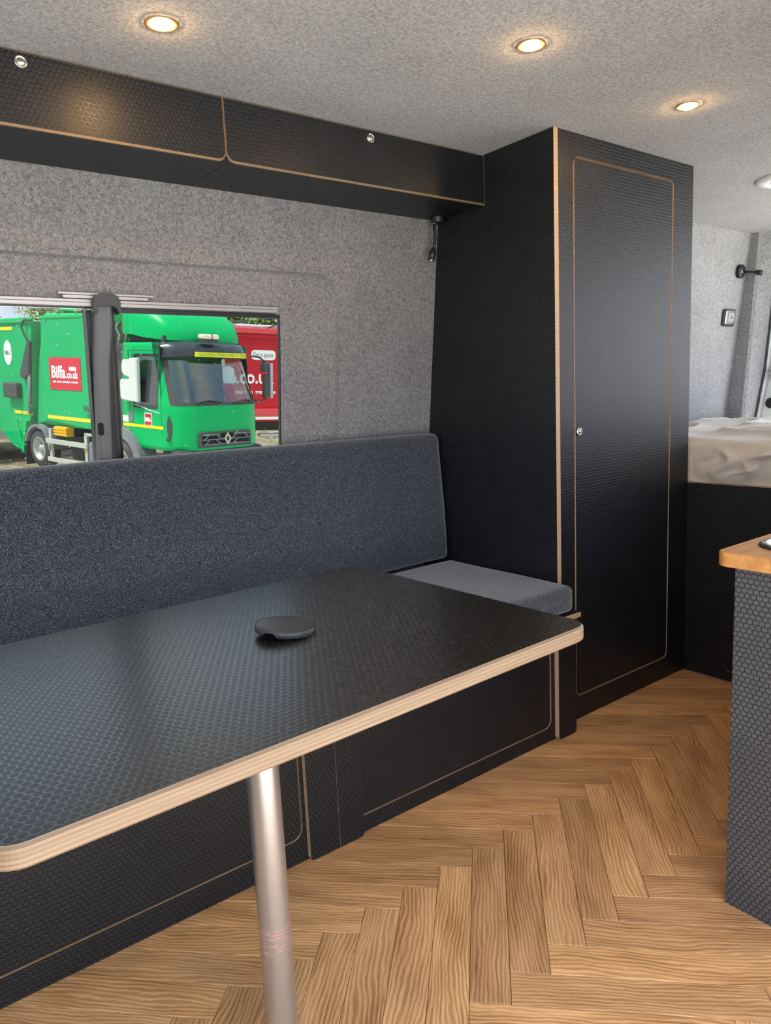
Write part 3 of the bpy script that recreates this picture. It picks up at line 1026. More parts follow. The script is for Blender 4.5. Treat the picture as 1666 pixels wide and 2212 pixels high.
reading_lamp((bx, by, ZL), (0, 0, -1), [(bx-0.010, by+0.006, ZL-0.018), (bx-0.009, by+0.006, ZL-0.042), (bx-0.009, by+0.006, ZL-0.064), (bx-0.012, by+0.006, ZL-0.084), (bx-0.017, by+0.006, ZL-0.100)],
             'black gooseneck reading lamp hanging beneath the locker beside the wardrobe', 0.036, 0.0118, 0.021)
lz = 1.582
wn_ = Vector((0, -1, -WK)).normalized()
b0 = Vector((3.69, wy(lz)-0.0005, lz))
c0 = b0+wn_*0.018
reading_lamp(b0, wn_, [c0, c0+Vector((0.003, -0.016, -0.004)), c0+Vector((0.010, -0.036, -0.007)), c0+Vector((0.018, -0.054, -0.011))],
             'black gooseneck reading lamp on the felt wall above the bed', 0.034, 0.0125, 0.033)
# switch plate
sz = 1.36
so = thing('socket_plate', (3.643, wy(sz), sz), 'small chrome socket plate with black surround on the wall above the bed', 'socket')
def sfn(u, v, t):
    return (3.643+u, wy(sz+v)-t, sz+v)
mb = MB(); mb.prism(rrect(-0.058, 0.058, -0.041, 0.041, 0.012, 4), sfn, 0.0005, 0.010, 0, 0, ch=0.002); mb.build('surround', 'black_plastic', so)
mb = MB(); mb.prism(rrect(-0.045, 0.047, -0.035, 0.035, 0.006, 4), sfn, 0.010, 0.017, 0, 0, ch=0.004); mb.build('plate', 'chrome', so)
mb = MB(); mb.prism(rrect(-0.024, 0.030, -0.022, 0.022, 0.003, 3), sfn, 0.017, 0.0185, 0, 0); mb.build('insert', 'rail_grey', so)
mb = MB(); mb.prism(rrect(-0.004, 0.010, -0.004, 0.002, 0.001, 2), sfn, 0.0185, 0.0188, 0, 0); mb.prism(rrect(0.001, 0.006, 0.008, 0.012, 0.001, 2), sfn, 0.0185, 0.0188, 0, 0); mb.build('port', 'dark_gap', so)

# ------------------------------------------------------------------ yard outside
plain('truck_green', (0.0, 0.40, 0.11), 0.35, spec=0.22)
plain('truck_green_body', (0.0, 0.36, 0.115), 0.5, spec=0.12)
plain('trailer_red', (0.50, 0.018, 0.028), 0.4, spec=0.2)
plain('trailer_red_light', (0.66, 0.06, 0.07), 0.35)
plain('sign_red', (0.56, 0.012, 0.028), 0.4)
plain('sign_white', (0.85, 0.85, 0.83), 0.5)
plain('stripe_yellow', (0.78, 0.60, 0.01), 0.45)
plain('strip_lime', (0.72, 0.78, 0.02), 0.4)
plain('lime_ink', (0.40, 0.42, 0.02), 0.6)
plain('visor_grey', (0.035, 0.042, 0.055), 0.22)
plain('tyre_rubber', (0.05, 0.048, 0.045), 0.85)
plain('rim_grey', (0.36, 0.36, 0.33), 0.5, 0.2)
plain('guard_grey', (0.16, 0.17, 0.19), 0.5)
plain('rail_silver', (0.48, 0.48, 0.43), 0.5, 0.2)
plain('chassis_dark', (0.05, 0.05, 0.05), 0.7)
plain('grille_grey', (0.06, 0.063, 0.068), 0.45)
plain('badge_metal', (0.45, 0.43, 0.38), 0.25, 0.9)
plain('beacon_amber', (0.72, 0.66, 0.50), 0.3)
plain('tarp_grey', (0.55, 0.60, 0.64), 0.5)
plain('shed_grey', (0.48, 0.50, 0.50), 0.7)
plain('cab_interior', (0.03, 0.035, 0.045), 0.8)
plain('ink_dark', (0.03, 0.06, 0.04), 0.6)
plain('ink_grey', (0.22, 0.20, 0.20), 0.6)
plain('chock_yellow', (0.80, 0.42, 0.01), 0.5)
plain('door_white', (0.60, 0.62, 0.60), 0.45)
plain('bark', (0.09, 0.065, 0.045), 0.9)
glass('cab_glass', (0.72, 0.82, 0.84), 0.22)
for nm, ca, cb in (('leaf_mid', (0.10, 0.16, 0.035), (0.24, 0.32, 0.10)), ('leaf_pale', (0.18, 0.24, 0.09), (0.38, 0.44, 0.22))):
    t = NT(nm)
    t.p(color=t.ramp(t.noise(t.obj(), 1.1, 3), [(0.3, ca), (0.7, cb)]), rough=0.7)
    M[nm] = t.m
t = NT('yard_gravel')
oc = t.obj()
t.p(color=t.ramp(t.noise(oc, 2.2, 5, 0.65), [(0.35, (0.44, 0.42, 0.38)), (0.65, (0.64, 0.61, 0.56))]), rough=0.95)
M['yard_gravel'] = t.m
t = NT('rough_grass')
oc = t.obj()
t.p(color=t.ramp(t.noise(oc, 3.0, 5, 0.7), [(0.35, (0.09, 0.085, 0.035)), (0.5, (0.22, 0.19, 0.11)), (0.65, (0.40, 0.36, 0.27))]), rough=0.95)
M['rough_grass'] = t.m

TA, TBK, TC = Vector((0.9658, 0.2587, -0.0122)), Vector((-0.2580, 0.9630, 0.0785)), Vector((0.0321, -0.0727, 0.9968))
TA.normalize(); TBK = (TBK-TA*TBK.dot(TA)).normalized(); TC = TA.cross(TBK)
P0 = Vector((5.715, 12.341, 0.45))
CG = 0.92                                    # lowest badge point above the sloping yard
def tw(x, y, z):
    """yard coordinates (across the lorry, back along it, height above the yard) to world"""
    return P0+TA*x+TBK*y+TC*(z-CG)
YARD = Matrix((TA, TBK, TC)).transposed()
# ground: level by the van, rising to the lorries
vs = []
yl = -0.72
gx = [-70, 90]
def zr(x, y):
    q = Vector((x, y, 0))
    return P0.z-CG*1.0-(TC.x*(x-P0.x)+TC.y*(y-P0.y))/TC.z
def ycross(x):
    # where the slope meets the level ground
    a, b = 0.0, 40.0
    for _ in range(40):
        m = (a+b)/2
        if zr(x, m) < yl: a = m
        else: b = m
    return a
pts = [(-60, -60, yl), (60, -60, yl), (60, ycross(60), yl), (-60, ycross(-60), yl), (60, 95, zr(60, 95)), (-60, 95, zr(-60, 95))]
mb = MB()
mb.add(pts, [(0, 1, 2, 3)], 0)
mb.add(pts, [(3, 2, 4, 5)], 1)
structure(mb.build('ground', ['yard_gravel', 'rough_grass'], fix=True))

def text_part(name, body, size, parent, mat, fn, x, z, bold=0.0, align='LEFT', sx=1.0, t=0.004, width=None):
    """flat lettering laid on a surface: fn(u, v) -> point"""
    cu = bpy.data.curves.new(name, 'FONT')
    cu.body = body
    cu.size = size
    cu.offset = bold
    cu.align_x = align
    cu.resolution_u = 3
    tmp = bpy.data.objects.new(name, cu)
    COL.objects.link(tmp)
    dg = bpy.context.evaluated_depsgraph_get()
    me = bpy.data.meshes.new_from_object(tmp.evaluated_get(dg))
    bpy.data.objects.remove(tmp)
    xs = [v.co.x for v in me.vertices]
    w = max(xs)-min(xs)
    k = (width/w) if width else sx
    x0 = min(xs) if width else 0
    for v in me.vertices:
        v.co = Vector(fn(x+(v.co.x-x0)*k, z+v.co.y))
    me.materials.clear()
    me.materials.append(M[mat])
    o = bpy.data.objects.new(name, me)
    COL.objects.link(o)
    o.parent = parent
    return o

def yard_thing(name, x, y, label, cat, rz=0.0, group=None):
    o = thing(name, tw(x, y, 0), label, cat, group)
    o.rotation_euler = (YARD @ Matrix.Rotation(rz, 3, 'Z')).to_euler()
    return o
def bl(mb, name, mats, parent):
    return mb.build(name, mats, parent, local=True)

# ---- green refuse lorry; local x across (front seen from ahead: left -, right +), y backwards, z up
lo = yard_thing('refuse_lorry', 0, 0, 'bright green refuse collection lorry parked outside the window', 'lorry')
def hw(z):
    return 1.04 if z < 1.55 else 1.04-0.07*(z-1.55)
def yfr(z):
    if z < 1.0: return 0.0-0.02*(z-0.7)
    if z < 1.5: return -0.006+0.03*(z-1.0)
    return 0.009+0.36*(z-1.5)
def cabpt(s, z, off=0.0):
    """s from -1 (near side) to 1 along the wrapped front"""
    h = hw(z)+off
    return Vector((h*s, yfr(z)-off+0.36*abs(s)**4.5, z))
YBK = 1.62
zrow = [0.72, 0.80, 0.95, 1.10, 1.25, 1.40, 1.50, 1.545, 1.60, 1.75, 1.95, 2.15, 2.30, 2.345, 2.45, 2.52, 2.58]
sc = [-1, -0.97, -0.92, -0.86, -0.78, -0.65, -0.5, -0.3, -0.1, 0.1, 0.3, 0.5, 0.65, 0.78, 0.86, 0.92, 0.97, 1]
ysd = [0.50, 0.56, 0.90, 1.20, 1.26, 1.45, YBK]
def ring_at(z, top=False):
    pts = [cabpt(s, z) for s in sc]
    R = [Vector((hw(z), y, z)) for y in ysd]
    L = [Vector((-hw(z), y, z)) for y in reversed(ysd)]
    return pts+R+L
mb = MB()
rows = [ring_at(z) for z in zrow]
n = len(rows[0])
ns = len(sc)
def is_open(ri, i):
    z0, z1 = zrow[ri], zrow[ri+1]
    if i < ns-1 and 1.545 <= z0 and z1 <= 2.345:
        return 3 <= i <= ns-5
    a = i-ns
    if 0 <= a < len(ysd)-1 and 1.50 <= z0 and z1 <= 2.345:
        return ysd[a] >= 0.56 and ysd[a+1] <= 1.26
    b = i-ns-len(ysd)
    if 0 <= b < len(ysd)-1 and 1.50 <= z0 and z1 <= 2.345:
        yy = list(reversed(ysd))
        return yy[b] <= 1.26 and yy[b+1] >= 0.56
    return False
vs = [p for r_ in rows for p in r_]
fs = []
for ri in range(len(zrow)-1):
    for i in range(n):
        j = (i+1) % n
        # front arch cut in the sides for the wheel
        if zrow[ri+1] <= 0.80 and i > ns-1 and i not in (ns-1,):
            pass
        if is_open(ri, i):
            continue
        fs.append((ri*n+i, ri*n+j, (ri+1)*n+j, (ri+1)*n+i))
fs.append([(len(zrow)-1)*n+i for i in range(n)])
fs.append([i for i in range(n)][::-1])
mb.add(vs, fs, 0, False)
cab = bl(mb, 'cab', 'truck_green', lo)
for p in cab.data.polygons:
    p.use_smooth = abs(p.normal.z) < 0.5 and p.normal.y < 0.2
# windscreen and side panes
mb = MB()
ss = sc[3:ns-3]
grid_rows = [z for z in zrow if 1.545 <= z <= 2.345]
mb.add([cabpt(s, z, -0.004) for z in grid_rows for s in ss], [(i*len(ss)+j, i*len(ss)+j+1, (i+1)*len(ss)+j+1, (i+1)*len(ss)+j) for i in range(len(grid_rows)-1) for j in range(len(ss)-1)], 0, True)
bl(mb, 'windscreen', 'cab_glass', lo)
for sx in (-1, 1):
    mb = MB()
    mb.add([(sx*(hw(z)-0.006), y, z) for z in (1.5, 2.345) for y in (0.56, 1.26)], [(0, 1, 3, 2)])
    bl(mb, 'side_window', 'cab_glass', lo)
    mb = MB()
    mb.prism(rrect(0.53, 1.28, 1.43, 2.38, 0.05), lambda u, v, tt, sx=sx: (sx*(hw(v)+tt), u, v), -0.01, 0.004, 0, 0, holes=[rrect(0.56, 1.25, 1.50, 2.345, 0.05)])
    bl(mb, 'window_rubber', 'chassis_dark', lo)
# dark rubber round the windscreen
mb = MB()
for z0, z1 in ((1.505, 1.56),):
    mb.add([cabpt(s, z, 0.004) for z in (z0, z1) for s in sc[2:-2]], [(j, j+1, len(sc)-4+j+1, len(sc)-4+j) for j in range(len(sc)-5)], 0)
for sgn in (-1, 1):
    zz = [1.505, 1.75, 2.0, 2.2, 2.36]
    mb.add([cabpt(sgn*s, z, 0.004) for z in zz for s in (0.86, 0.935)], [(2*i, 2*i+1, 2*i+3, 2*i+2) for i in range(len(zz)-1)], 0)
bl(mb, 'windscreen_rubber', 'chassis_dark', lo)
# seats, dash and back wall of the cab
mb = MB()
mb.box(-0.95, 0.95, 0.36, 0.75, 1.15, 1.50)
bl(mb, 'dashboard', 'cab_interior', lo)
for xx in (-0.55, 0.55):
    mb = MB()
    mb.bbox(xx-0.24, xx+0.24, 1.2, 1.42, 1.2, 1.95, 0.05)
    mb.bbox(xx-0.12, xx+0.12, 1.22, 1.36, 1.98, 2.18, 0.03)
    bl(mb, 'seat', 'cab_interior', lo)
mb = MB()
mb.tube([Vector((0.55+0.21*math.cos(a), 0.78+0.06*math.sin(a), 1.56+0.19*math.sin(a))) for a in [2*PI*i/20 for i in range(21)]], 0.018, 6)
bl(mb, 'steering_wheel', 'cab_interior', lo)
mb = MB()
mb.bbox(0.12, 0.28, 0.42, 0.46, 1.95, 2.12, 0.02)
bl(mb, 'rear_view_mirror', 'black_plastic', lo)
for sx in (-0.35, 0.45):
    mb = MB()
    mb.tube([cabpt(sx-0.25, 1.55, 0.02), cabpt(sx+0.02, 1.60, 0.028), cabpt(sx+0.30, 1.565, 0.02)], 0.012, 6)
    bl(mb, 'wiper', 'chassis_dark', lo)
# sun visor with the lime warning strip
mb = MB()
vz = [(2.345, 0.10), (2.39, 0.17), (2.47, 0.19), (2.56, 0.14), (2.62, 0.03), (2.615, -0.15)]
vsx = [-0.97, -0.9, -0.8, -0.6, -0.3, 0, 0.3, 0.6, 0.8, 0.9, 0.97]
def vis(s, z, o):
    p = cabpt(s, min(z, 2.5))
    return Vector((p.x, p.y-o*(1-0.25*abs(s)**3), z-0.06*abs(s)**5))
mb.add([vis(s, z, o) for z, o in vz for s in vsx], [(i*11+j, i*11+j+1, (i+1)*11+j+1, (i+1)*11+j) for i in range(len(vz)-1) for j in range(10)], 0, True)
mb.add([vis(s, 2.345, 0.10) for s in vsx]+[vis(s, 2.36, 0.0) for s in vsx], [(j, j+1, 11+j+1, 11+j) for j in range(10)], 0)
vi = bl(mb, 'sun_visor', 'visor_grey', lo)
def stripfn(u, v):
    q = vis(u/1.0, 2.39, 0.185)
    return (q.x, q.y-0.006, v)
mb = MB()
us = [-0.52+i*(1.38/14) for i in range(15)]
mb.add([stripfn(u, z) for z in (2.352, 2.435) for u in us], [(j, j+1, 15+j+1, 15+j) for j in range(14)])
stp = bl(mb, 'warning_strip', 'strip_lime', vi)
text_part('warning_lettering', 'CAUTION OPERATIVES AT WORK', 0.075, vi, 'lime_ink', lambda u, v: (lambda q: (q[0], q[1]-0.004, v))(stripfn(u, v)), -0.44, 2.368, 0.001, width=1.24)
mb = MB()
mb.bbox(-0.36, 0.02, 0.12, 0.28, 2.66, 2.75, 0.035)
be = bl(mb, 'beacon', 'beacon_amber', lo)
mb = MB(); mb.box(-0.155, -0.145, 0.115, 0.285, 2.655, 2.755); mb.box(-0.34, 0.0, 0.14, 0.26, 2.61, 2.665); bl(mb, 'beacon_clamp', 'chassis_dark', be)
# roof fairing
mb = MB()
secs = [(0.40, 0.55, 2.62, 2.70), (0.50, 0.78, 2.62, 2.90), (0.70, 0.90, 2.64, 3.10), (1.00, 0.96, 2.67, 3.24), (1.30, 0.98, 2.72, 3.32), (1.60, 0.98, 2.74, 3.34)]
vs = []
N_ = 18
for y, h, zb, zt in secs:
    for i in range(N_+1):
        a = PI*i/N_
        cx, sz_ = math.cos(a), math.sin(a)
        vs.append((math.copysign(abs(cx)**0.35, cx)*-h, y, zb+(zt-zb)*abs(sz_)**0.55))
k = N_+1
fs = [(i*k+j, i*k+j+1, (i+1)*k+j+1, (i+1)*k+j) for i in range(len(secs)-1) for j in range(k-1)]
fs += [list(range(k)), [len(vs)-k+j for j in range(k)][::-1]]
mb.add(vs, fs, 0, True)
bl(mb, 'roof_fairing', 'truck_green', lo)
mb = MB()
mb.box(-0.85, 0.85, 0.55, 1.55, 2.575, 2.70)
bl(mb, 'roof_rack', 'chassis_dark', lo)
# lower front
mb = MB()
mb.bbox(-0.98, 0.98, 0.06, 0.55, 0.42, 0.73, 0.05)
bl(mb, 'bumper', 'chassis_dark', lo)
mb = MB()
mb.prism(rrect(-0.60, 0.60, 0.76, 1.04, 0.04), FY, 0.05, -0.035, 0, 0, ch=0.008)
gr = bl(mb, 'grille', 'grille_grey', lo)
mb = MB()
mb.prism(rrect(-0.55, 0.55, 0.80, 1.01, 0.03), FY, -0.034, -0.037, 0, 0)
bl(mb, 'grille_opening', 'dark_gap', gr)
for (x0, z0, x1, z1) in ((-0.54, 0.905, 0.54, 0.905), (-0.54, 0.99, -0.16, 0.99), (0.16, 0.99, 0.54, 0.99), (-0.52, 0.82, 0.52, 0.82), (-0.50, 0.92, -0.40, 0.995), (-0.24, 0.995, -0.14, 0.92), (0.14, 0.92, 0.24, 0.995), (0.40, 0.995, 0.50, 0.92), (-0.50, 0.82, -0.40, 0.895), (-0.24, 0.895, -0.14, 0.82), (0.14, 0.82, 0.24, 0.895)):
    mb = MB()
    mb.cyl((x0, -0.045, z0), (x1, -0.045, z1), 0.014, n=6)
    bl(mb, 'grille_bar', 'guard_grey', gr)
mb = MB()
dia = [(0, 1.025), (-0.085, 0.91), (0, 0.795), (0.085, 0.91)]
mb.prism(dia, FY, -0.04, -0.075, 0, 0, holes=[[(0, 0.965), (-0.04, 0.91), (0, 0.855), (0.04, 0.91)]])
bl(mb, 'diamond_badge', 'badge_metal', gr)
for sx in (-1, 1):
    mb = MB()
    zz = [0.93, 1.05, 1.2, 1.32]
    mb.add([cabpt(sx*s, z, 0.005) for z, w in zip(zz, (0.008, 0.03, 0.03, 0.008)) for s in (0.955-w, 0.955+w*0.8)], [(2*i, 2*i+1, 2*i+3, 2*i+2) for i in range(3)])
    bl(mb, 'corner_vent', 'chassis_dark', lo)
# mirrors
def mirror_prism(poly, x0, x1):
    mb = MB()
    mb.prism(poly, FX, x0, x1, 0, 0, ch=0.02)
    return mb
wm = [(1.42, 2.20), (1.42, 2.06), (1.36, 2.0), (1.22, 1.975), (1.20, 1.955), (1.24, 1.94), (1.46, 1.935), (1.49, 1.88), (1.49, 1.60), (1.45, 1.565), (1.0, 1.535), (0.97, 1.56), (0.955, 2.29), (0.98, 2.31), (1.18, 2.305), (1.20, 2.28), (1.38, 2.275)]
bl(mirror_prism(wm, -1.16, -1.07), 'mirror', 'door_white', lo)
mb = MB()
mb.bbox(1.17, 1.42, 0.24, 0.36, 2.10, 2.30, 0.05)
mb.bbox(1.22, 1.40, 0.24, 0.34, 1.60, 2.06, 0.03)
rm = bl(mb, 'mirror', 'charcoal_plastic', lo)
mb = MB()
mb.bbox(1.36, 1.43, 0.23, 0.345, 1.60, 2.27, 0.012)
bl(mb, 'mirror_back', 'rail_grey', rm)
mb = MB()
mb.tube([(0.85, 0.30, 2.40), (1.1, 0.28, 2.385), (1.28, 0.29, 2.29)], 0.018, 6)
bl(mb, 'mirror_arm', 'chassis_dark', rm)
bl(MB().tube([(1.0, 0.36, 1.56), (1.2, 0.3, 1.55), (1.3, 0.29, 1.60)], 0.016, 6), 'mirror_arm', 'chassis_dark', rm)
# door furniture and stickers on the near side of the cab
XS = -1.041
def side(u, v):
    return (XS-0.006, u, v)
def rect_side(name, mat, u0, u1, v0, v1, parent=lo, d=0.005, x=XS):
    mb = MB()
    mb.prism([(u0, v0), (u1, v0), (u1, v1), (u0, v1)], FX, x, x-d, 0, 0)
    return bl(mb, name, mat, parent)
rect_side('stripe', 'stripe_yellow', 0.40, 1.61, 1.085, 1.14)
rect_side('reflector', 'door_white', 1.43, 1.61, 1.16, 1.28)
rect_side('handle_recess', 'guard_grey', 1.28, 1.41, 1.17, 1.36)
bd_ = rect_side('sticker', 'sign_white', 0.72, 0.935, 1.13, 1.355)
b2_ = rect_side('sticker_field', 'sign_red', 0.735, 0.92, 1.145, 1.34, bd_, 0.008)
text_part('lettering', 'Biffa', 0.09, bd_, 'sign_white', lambda u, v: (XS-0.010, 2*0.8275-u, v), 0.745, 1.21, 0.006, width=0.165)
s3 = rect_side('sticker', 'sign_white', 1.505, 1.615, 1.62, 1.80)
rect_side('sticker_field', 'sign_red', 1.51, 1.61, 1.73, 1.795, s3, 0.008)
mb = MB()
mb.tube([(XS-0.004, 1.30, 1.50), (XS-0.004, 1.05, 1.47), (XS-0.004, 0.75, 1.40), (XS-0.004, 0.55, 1.37), (XS+0.02, 0.42, 1.36)], 0.009, 5)
bl(mb, 'cable', 'door_white', lo)
for y_, z_ in ((0.30, 0.93), (0.50, 2.52)):
    mb = MB()
    mb.lathe([(0.045, 0), (0.04, 0.02), (0, 0.03)], (XS+0.03, y_, z_), (-1, 0, 0), 14)
    bl(mb, 'marker_lamp', 'chassis_dark', lo)
mb = MB()
for (u0, u1, v) in ((0.47, 0.475, 0),):
    for sx in (-1,):
        mb.box(XS-0.002, XS+0.01, 0.44, 0.448, 1.0, 2.44)
        mb.box(XS-0.002, XS+0.01, 1.36, 1.368, 0.95, 2.44)
        mb.box(XS-0.002, XS+0.03, 0.44, 1.368, 2.435, 2.445)
bl(mb, 'door_gap', 'ink_dark', lo)
# wheels and arches
def wheel(yc, x0, x1, r=0.40, zc=0.40):
    mb = MB()
    mb.lathe([(r*0.62, 0), (r*0.9, 0.0), (r, 0.04), (r, x1-x0-0.04), (r*0.9, x1-x0), (r*0.6, x1-x0)], (x0, yc, zc), (1, 0, 0), 36)
    o = bl(mb, 'wheel', 'tyre_rubber', lo)
    sgn = -1 if x0 < 0 else 1
    xo = x0 if x0 < 0 else x1
    mb = MB()
    mb.lathe([(r*0.63, 0.0), (r*0.58, 0.01), (r*0.55, -0.05), (r*0.42, -0.11), (r*0.22, -0.10), (r*0.2, -0.03), (0, -0.02)], (xo, yc, zc), (sgn, 0, 0), 30)
    rim_ = bl(mb, 'rim', 'rim_grey', o)
    for k_ in range(8):
        a = 2*PI*k_/8
        mb = MB()
        mb.cyl((xo-sgn*0.11, yc+r*0.31*math.cos(a), zc+r*0.31*math.sin(a)), (xo-sgn*0.08, yc+r*0.31*math.cos(a), zc+r*0.31*math.sin(a)), 0.018, n=6)
        bl(mb, 'wheel_nut', 'rail_grey', rim_)
for yc in (1.66, 4.66):
    wheel(yc, -1.10, -0.82)
    wheel(yc, 0.82, 1.10)
def arch(yc, r0, r1, x0, x1, a0, a1, mat, name):
    mb = MB()
    N = 16
    loops = []
    for i in range(N+1):
        a = a0+(a1-a0)*i/N
        loops.append([(x0, yc+r0*math.cos(a), 0.40+r0*math.sin(a)), (x1, yc+r0*math.cos(a), 0.40+r0*math.sin(a)), (x1, yc+r1*math.cos(a), 0.40+r1*math.sin(a)), (x0, yc+r1*math.cos(a), 0.40+r1*math.sin(a))])
    vs = [p for L in loops for p in L]
    fs = [(i*4+j, i*4+(j+1) % 4, (i+1)*4+(j+1) % 4, (i+1)*4+j) for i in range(N) for j in range(4)]
    fs += [(0, 1, 2, 3), tuple(len(vs)-4+j for j in range(4))[::-1]]
    mb.add(vs, fs)
    return bl(mb, name, mat, lo)
arch(1.66, 0.47, 0.66, -1.12, -0.75, math.radians(10), math.radians(185), 'guard_grey', 'wheel_arch')
arch(4.66, 0.46, 0.52, -1.14, -0.75, math.radians(15), math.radians(178), 'guard_grey', 'wheel_arch')
arch(4.66, 0.46, 0.52, 0.75, 1.14, math.radians(15), math.radians(178), 'guard_grey', 'wheel_arch')
mb = MB(); mb.box(-1.13, -0.78, 5.17, 5.19, 0.02, 0.62); bl(mb, 'mud_flap', 'chassis_dark', lo)
# chassis, side guard, tank
mb = MB()
for xx in (-0.5, 0.42):
    mb.box(xx, xx+0.08, 0.5, 7.0, 0.62, 0.86)
for yy in (1.2, 2.6, 3.6, 5.2, 6.4):
    mb.box(-0.5, 0.5, yy, yy+0.1, 0.64, 0.82)
mb.cyl((-0.9, 4.66, 0.4), (0.9, 4.66, 0.4), 0.07); mb.cyl((-0.9, 1.66, 0.4), (0.9, 1.66, 0.4), 0.06)
bl(mb, 'chassis', 'chassis_dark', lo)
mb = MB(); mb.bbox(-0.75, -0.30, 2.55, 4.0, 0.20, 0.72, 0.03); bl(mb, 'battery_box', 'chassis_dark', lo)
mb = MB(); mb.bbox(-1.12, -0.55, 1.95, 2.74, 0.16, 0.70, 0.06); bl(mb, 'fuel_tank', 'guard_grey', lo)
sg_ = bl(MB().bbox(-1.16, -1.11, 2.72, 4.26, 0.56, 0.66, 0.01), 'side_guard', 'rail_silver', lo)
bl(MB().bbox(-1.16, -1.11, 2.72, 4.22, 0.19, 0.28, 0.01), 'guard_rail', 'rail_silver', sg_)
for yy in (2.78, 4.12):
    bl(MB().bbox(-1.11, -1.05, yy, yy+0.09, 0.20, 0.86, 0.01), 'guard_post', 'rail_silver', sg_)
for yy in (2.80, 4.14):
    bl(MB().box(-1.118, -1.112, yy, yy+0.06, 0.50, 0.545), 'side_marker', 'chock_yellow', sg_)
bl(MB().bbox(-1.11, -1.05, 2.2, 2.86, 0.80, 0.86, 0.01), 'guard_arm', 'rail_silver', sg_)
ck = bl(MB().bbox(-1.17, -1.0, 3.40, 3.86, 0.74, 0.93, 0.015), 'wheel_chock', 'chock_yellow', lo)
for zz in (0.78, 0.835, 0.89):
    bl(MB().box(-1.185, -1.17, 3.38, 3.88, zz-0.018, zz+0.012), 'chock_rib', 'chock_yellow', ck)
# compactor body
mb = MB()
yz = [(2.19, 0.92), (4.30, 1.02), (4.42, 1.06), (5.10, 0.86), (4.78, 2.20), (4.70, 3.17), (2.19, 3.09)]
mb.prism([(2.19, 0.94), (4.40, 1.05), (4.98, 0.90), (4.85, 1.6), (4.72, 2.3), (4.62, 3.05), (4.40, 3.15), (2.19, 3.08)], FX, -0.90, 1.12, 0, 0)
body = bl(mb, 'compactor_body', 'truck_green_body', lo)
# side skin with folded ridge
mb = MB()
xs_ = -1.15
V = [(xs_, 2.19, 0.95), (xs_, 4.12, 1.04), (xs_, 4.26, 2.30), (xs_, 3.86, 3.10), (xs_, 2.19, 3.04), (-0.93, 4.98, 0.90), (-0.93, 4.72, 2.3), (-0.90, 4.45, 3.17), (-0.91, 2.19, 3.11), (-0.91, 3.86, 3.16)]
mb.add(V, [(0, 1, 2, 3, 4), (1, 5, 6, 2), (2, 6, 7, 3), (4, 3, 9, 8), (3, 7, 9)])
mb.add([(xs_, 2.19, 0.95), (xs_, 2.19, 3.04), (-0.91, 2.19, 3.11), (-0.91, 2.19, 0.95)], [(0, 1, 2, 3)])
mb.add([(xs_, 2.19, 0.95), (xs_, 4.12, 1.04), (-0.93, 4.98, 0.90), (-0.91, 2.19, 0.93)], [(0, 1, 2, 3)])
bl(mb, 'side_skin', 'truck_green_body', lo)
bl(MB().bbox(-1.175, -1.12, 2.17, 2.26, 0.90, 3.16, 0.012), 'front_post', 'truck_green', lo)
bl(MB().bbox(-1.165, -1.10, 2.18, 4.2, 3.03, 3.10, 0.015), 'top_rail', 'truck_green', lo)
mb = MB()
mb.tube([(-1.12, 3.5, 3.12), (-1.12, 3.45, 3.2), (-1.12, 2.9, 3.17), (-1.12, 2.85, 3.09)], 0.025, 6)
bl(mb, 'grab_rail', 'truck_green', lo)
XB = -1.151
def rect_body(name, mat, u0, u1, v0, v1, parent=lo, d=0.006, x=XB):
    mb = MB()
    mb.prism([(u0, v0), (u1, v0), (u1, v1), (u0, v1)], FX, x, x-d, 0, 0)
    return bl(mb, name, mat, parent)
rect_body('stripe', 'stripe_yellow', 2.32, 4.10, 1.075, 1.145)
rect_body('corner_marker', 'stripe_yellow', 2.24, 2.31, 2.70, 3.12, x=-1.176)
rect_body('corner_marker', 'stripe_yellow', 2.24, 2.46, 2.96, 3.06, x=-1.170)
rect_body('reflector', 'door_white', 2.195, 2.245, 1.18, 1.40, x=-1.176)
sgn_ = rect_body('sign', 'sign_red', 2.76, 3.915, 1.665, 2.290, d=0.010)
def sg_fn(u, v):
    return (XB-0.014, 3.915-u, 1.665+v)
text_part('sign_lettering', 'Biffa', 0.33, sgn_, 'sign_white', sg_fn, 0.09, 0.235, 0.010, width=0.52)
text_part('sign_lettering', '.co.uk', 0.20, sgn_, 'sign_white', sg_fn, 0.625, 0.235, 0.006, width=0.44)
for u0_, u1_ in ((0.12, 0.24), (0.28, 0.44), (0.48, 0.77), (0.81, 1.04)):
    mb = MB()
    mb.prism([(3.915-u1_, 1.805), (3.915-u0_, 1.805), (3.915-u0_, 1.835), (3.915-u1_, 1.835)], FX, XB-0.0105, XB-0.013, 0, 0)
    bl(mb, 'small_print', 'sign_white', sgn_)
mb = MB()
mb.prism(rrect(2.92, 3.17, 2.04, 2.115, 0.03), FX, XB-0.010, XB-0.013, 0, 0)
bl(mb, 'sign_button', 'sign_white', sgn_)
bfn = lambda u, v: (XB-0.003, 2.80-u, v)
text_part('maker_lettering', 'FAUN', 0.15, lo, 'ink_dark', bfn, 0.06, 1.285, 0.006, width=0.34)
text_part('maker_lettering', 'VARIOPRESS', 0.10, lo, 'ink_dark', bfn, 0.16, 1.175, 0.003, width=0.36)
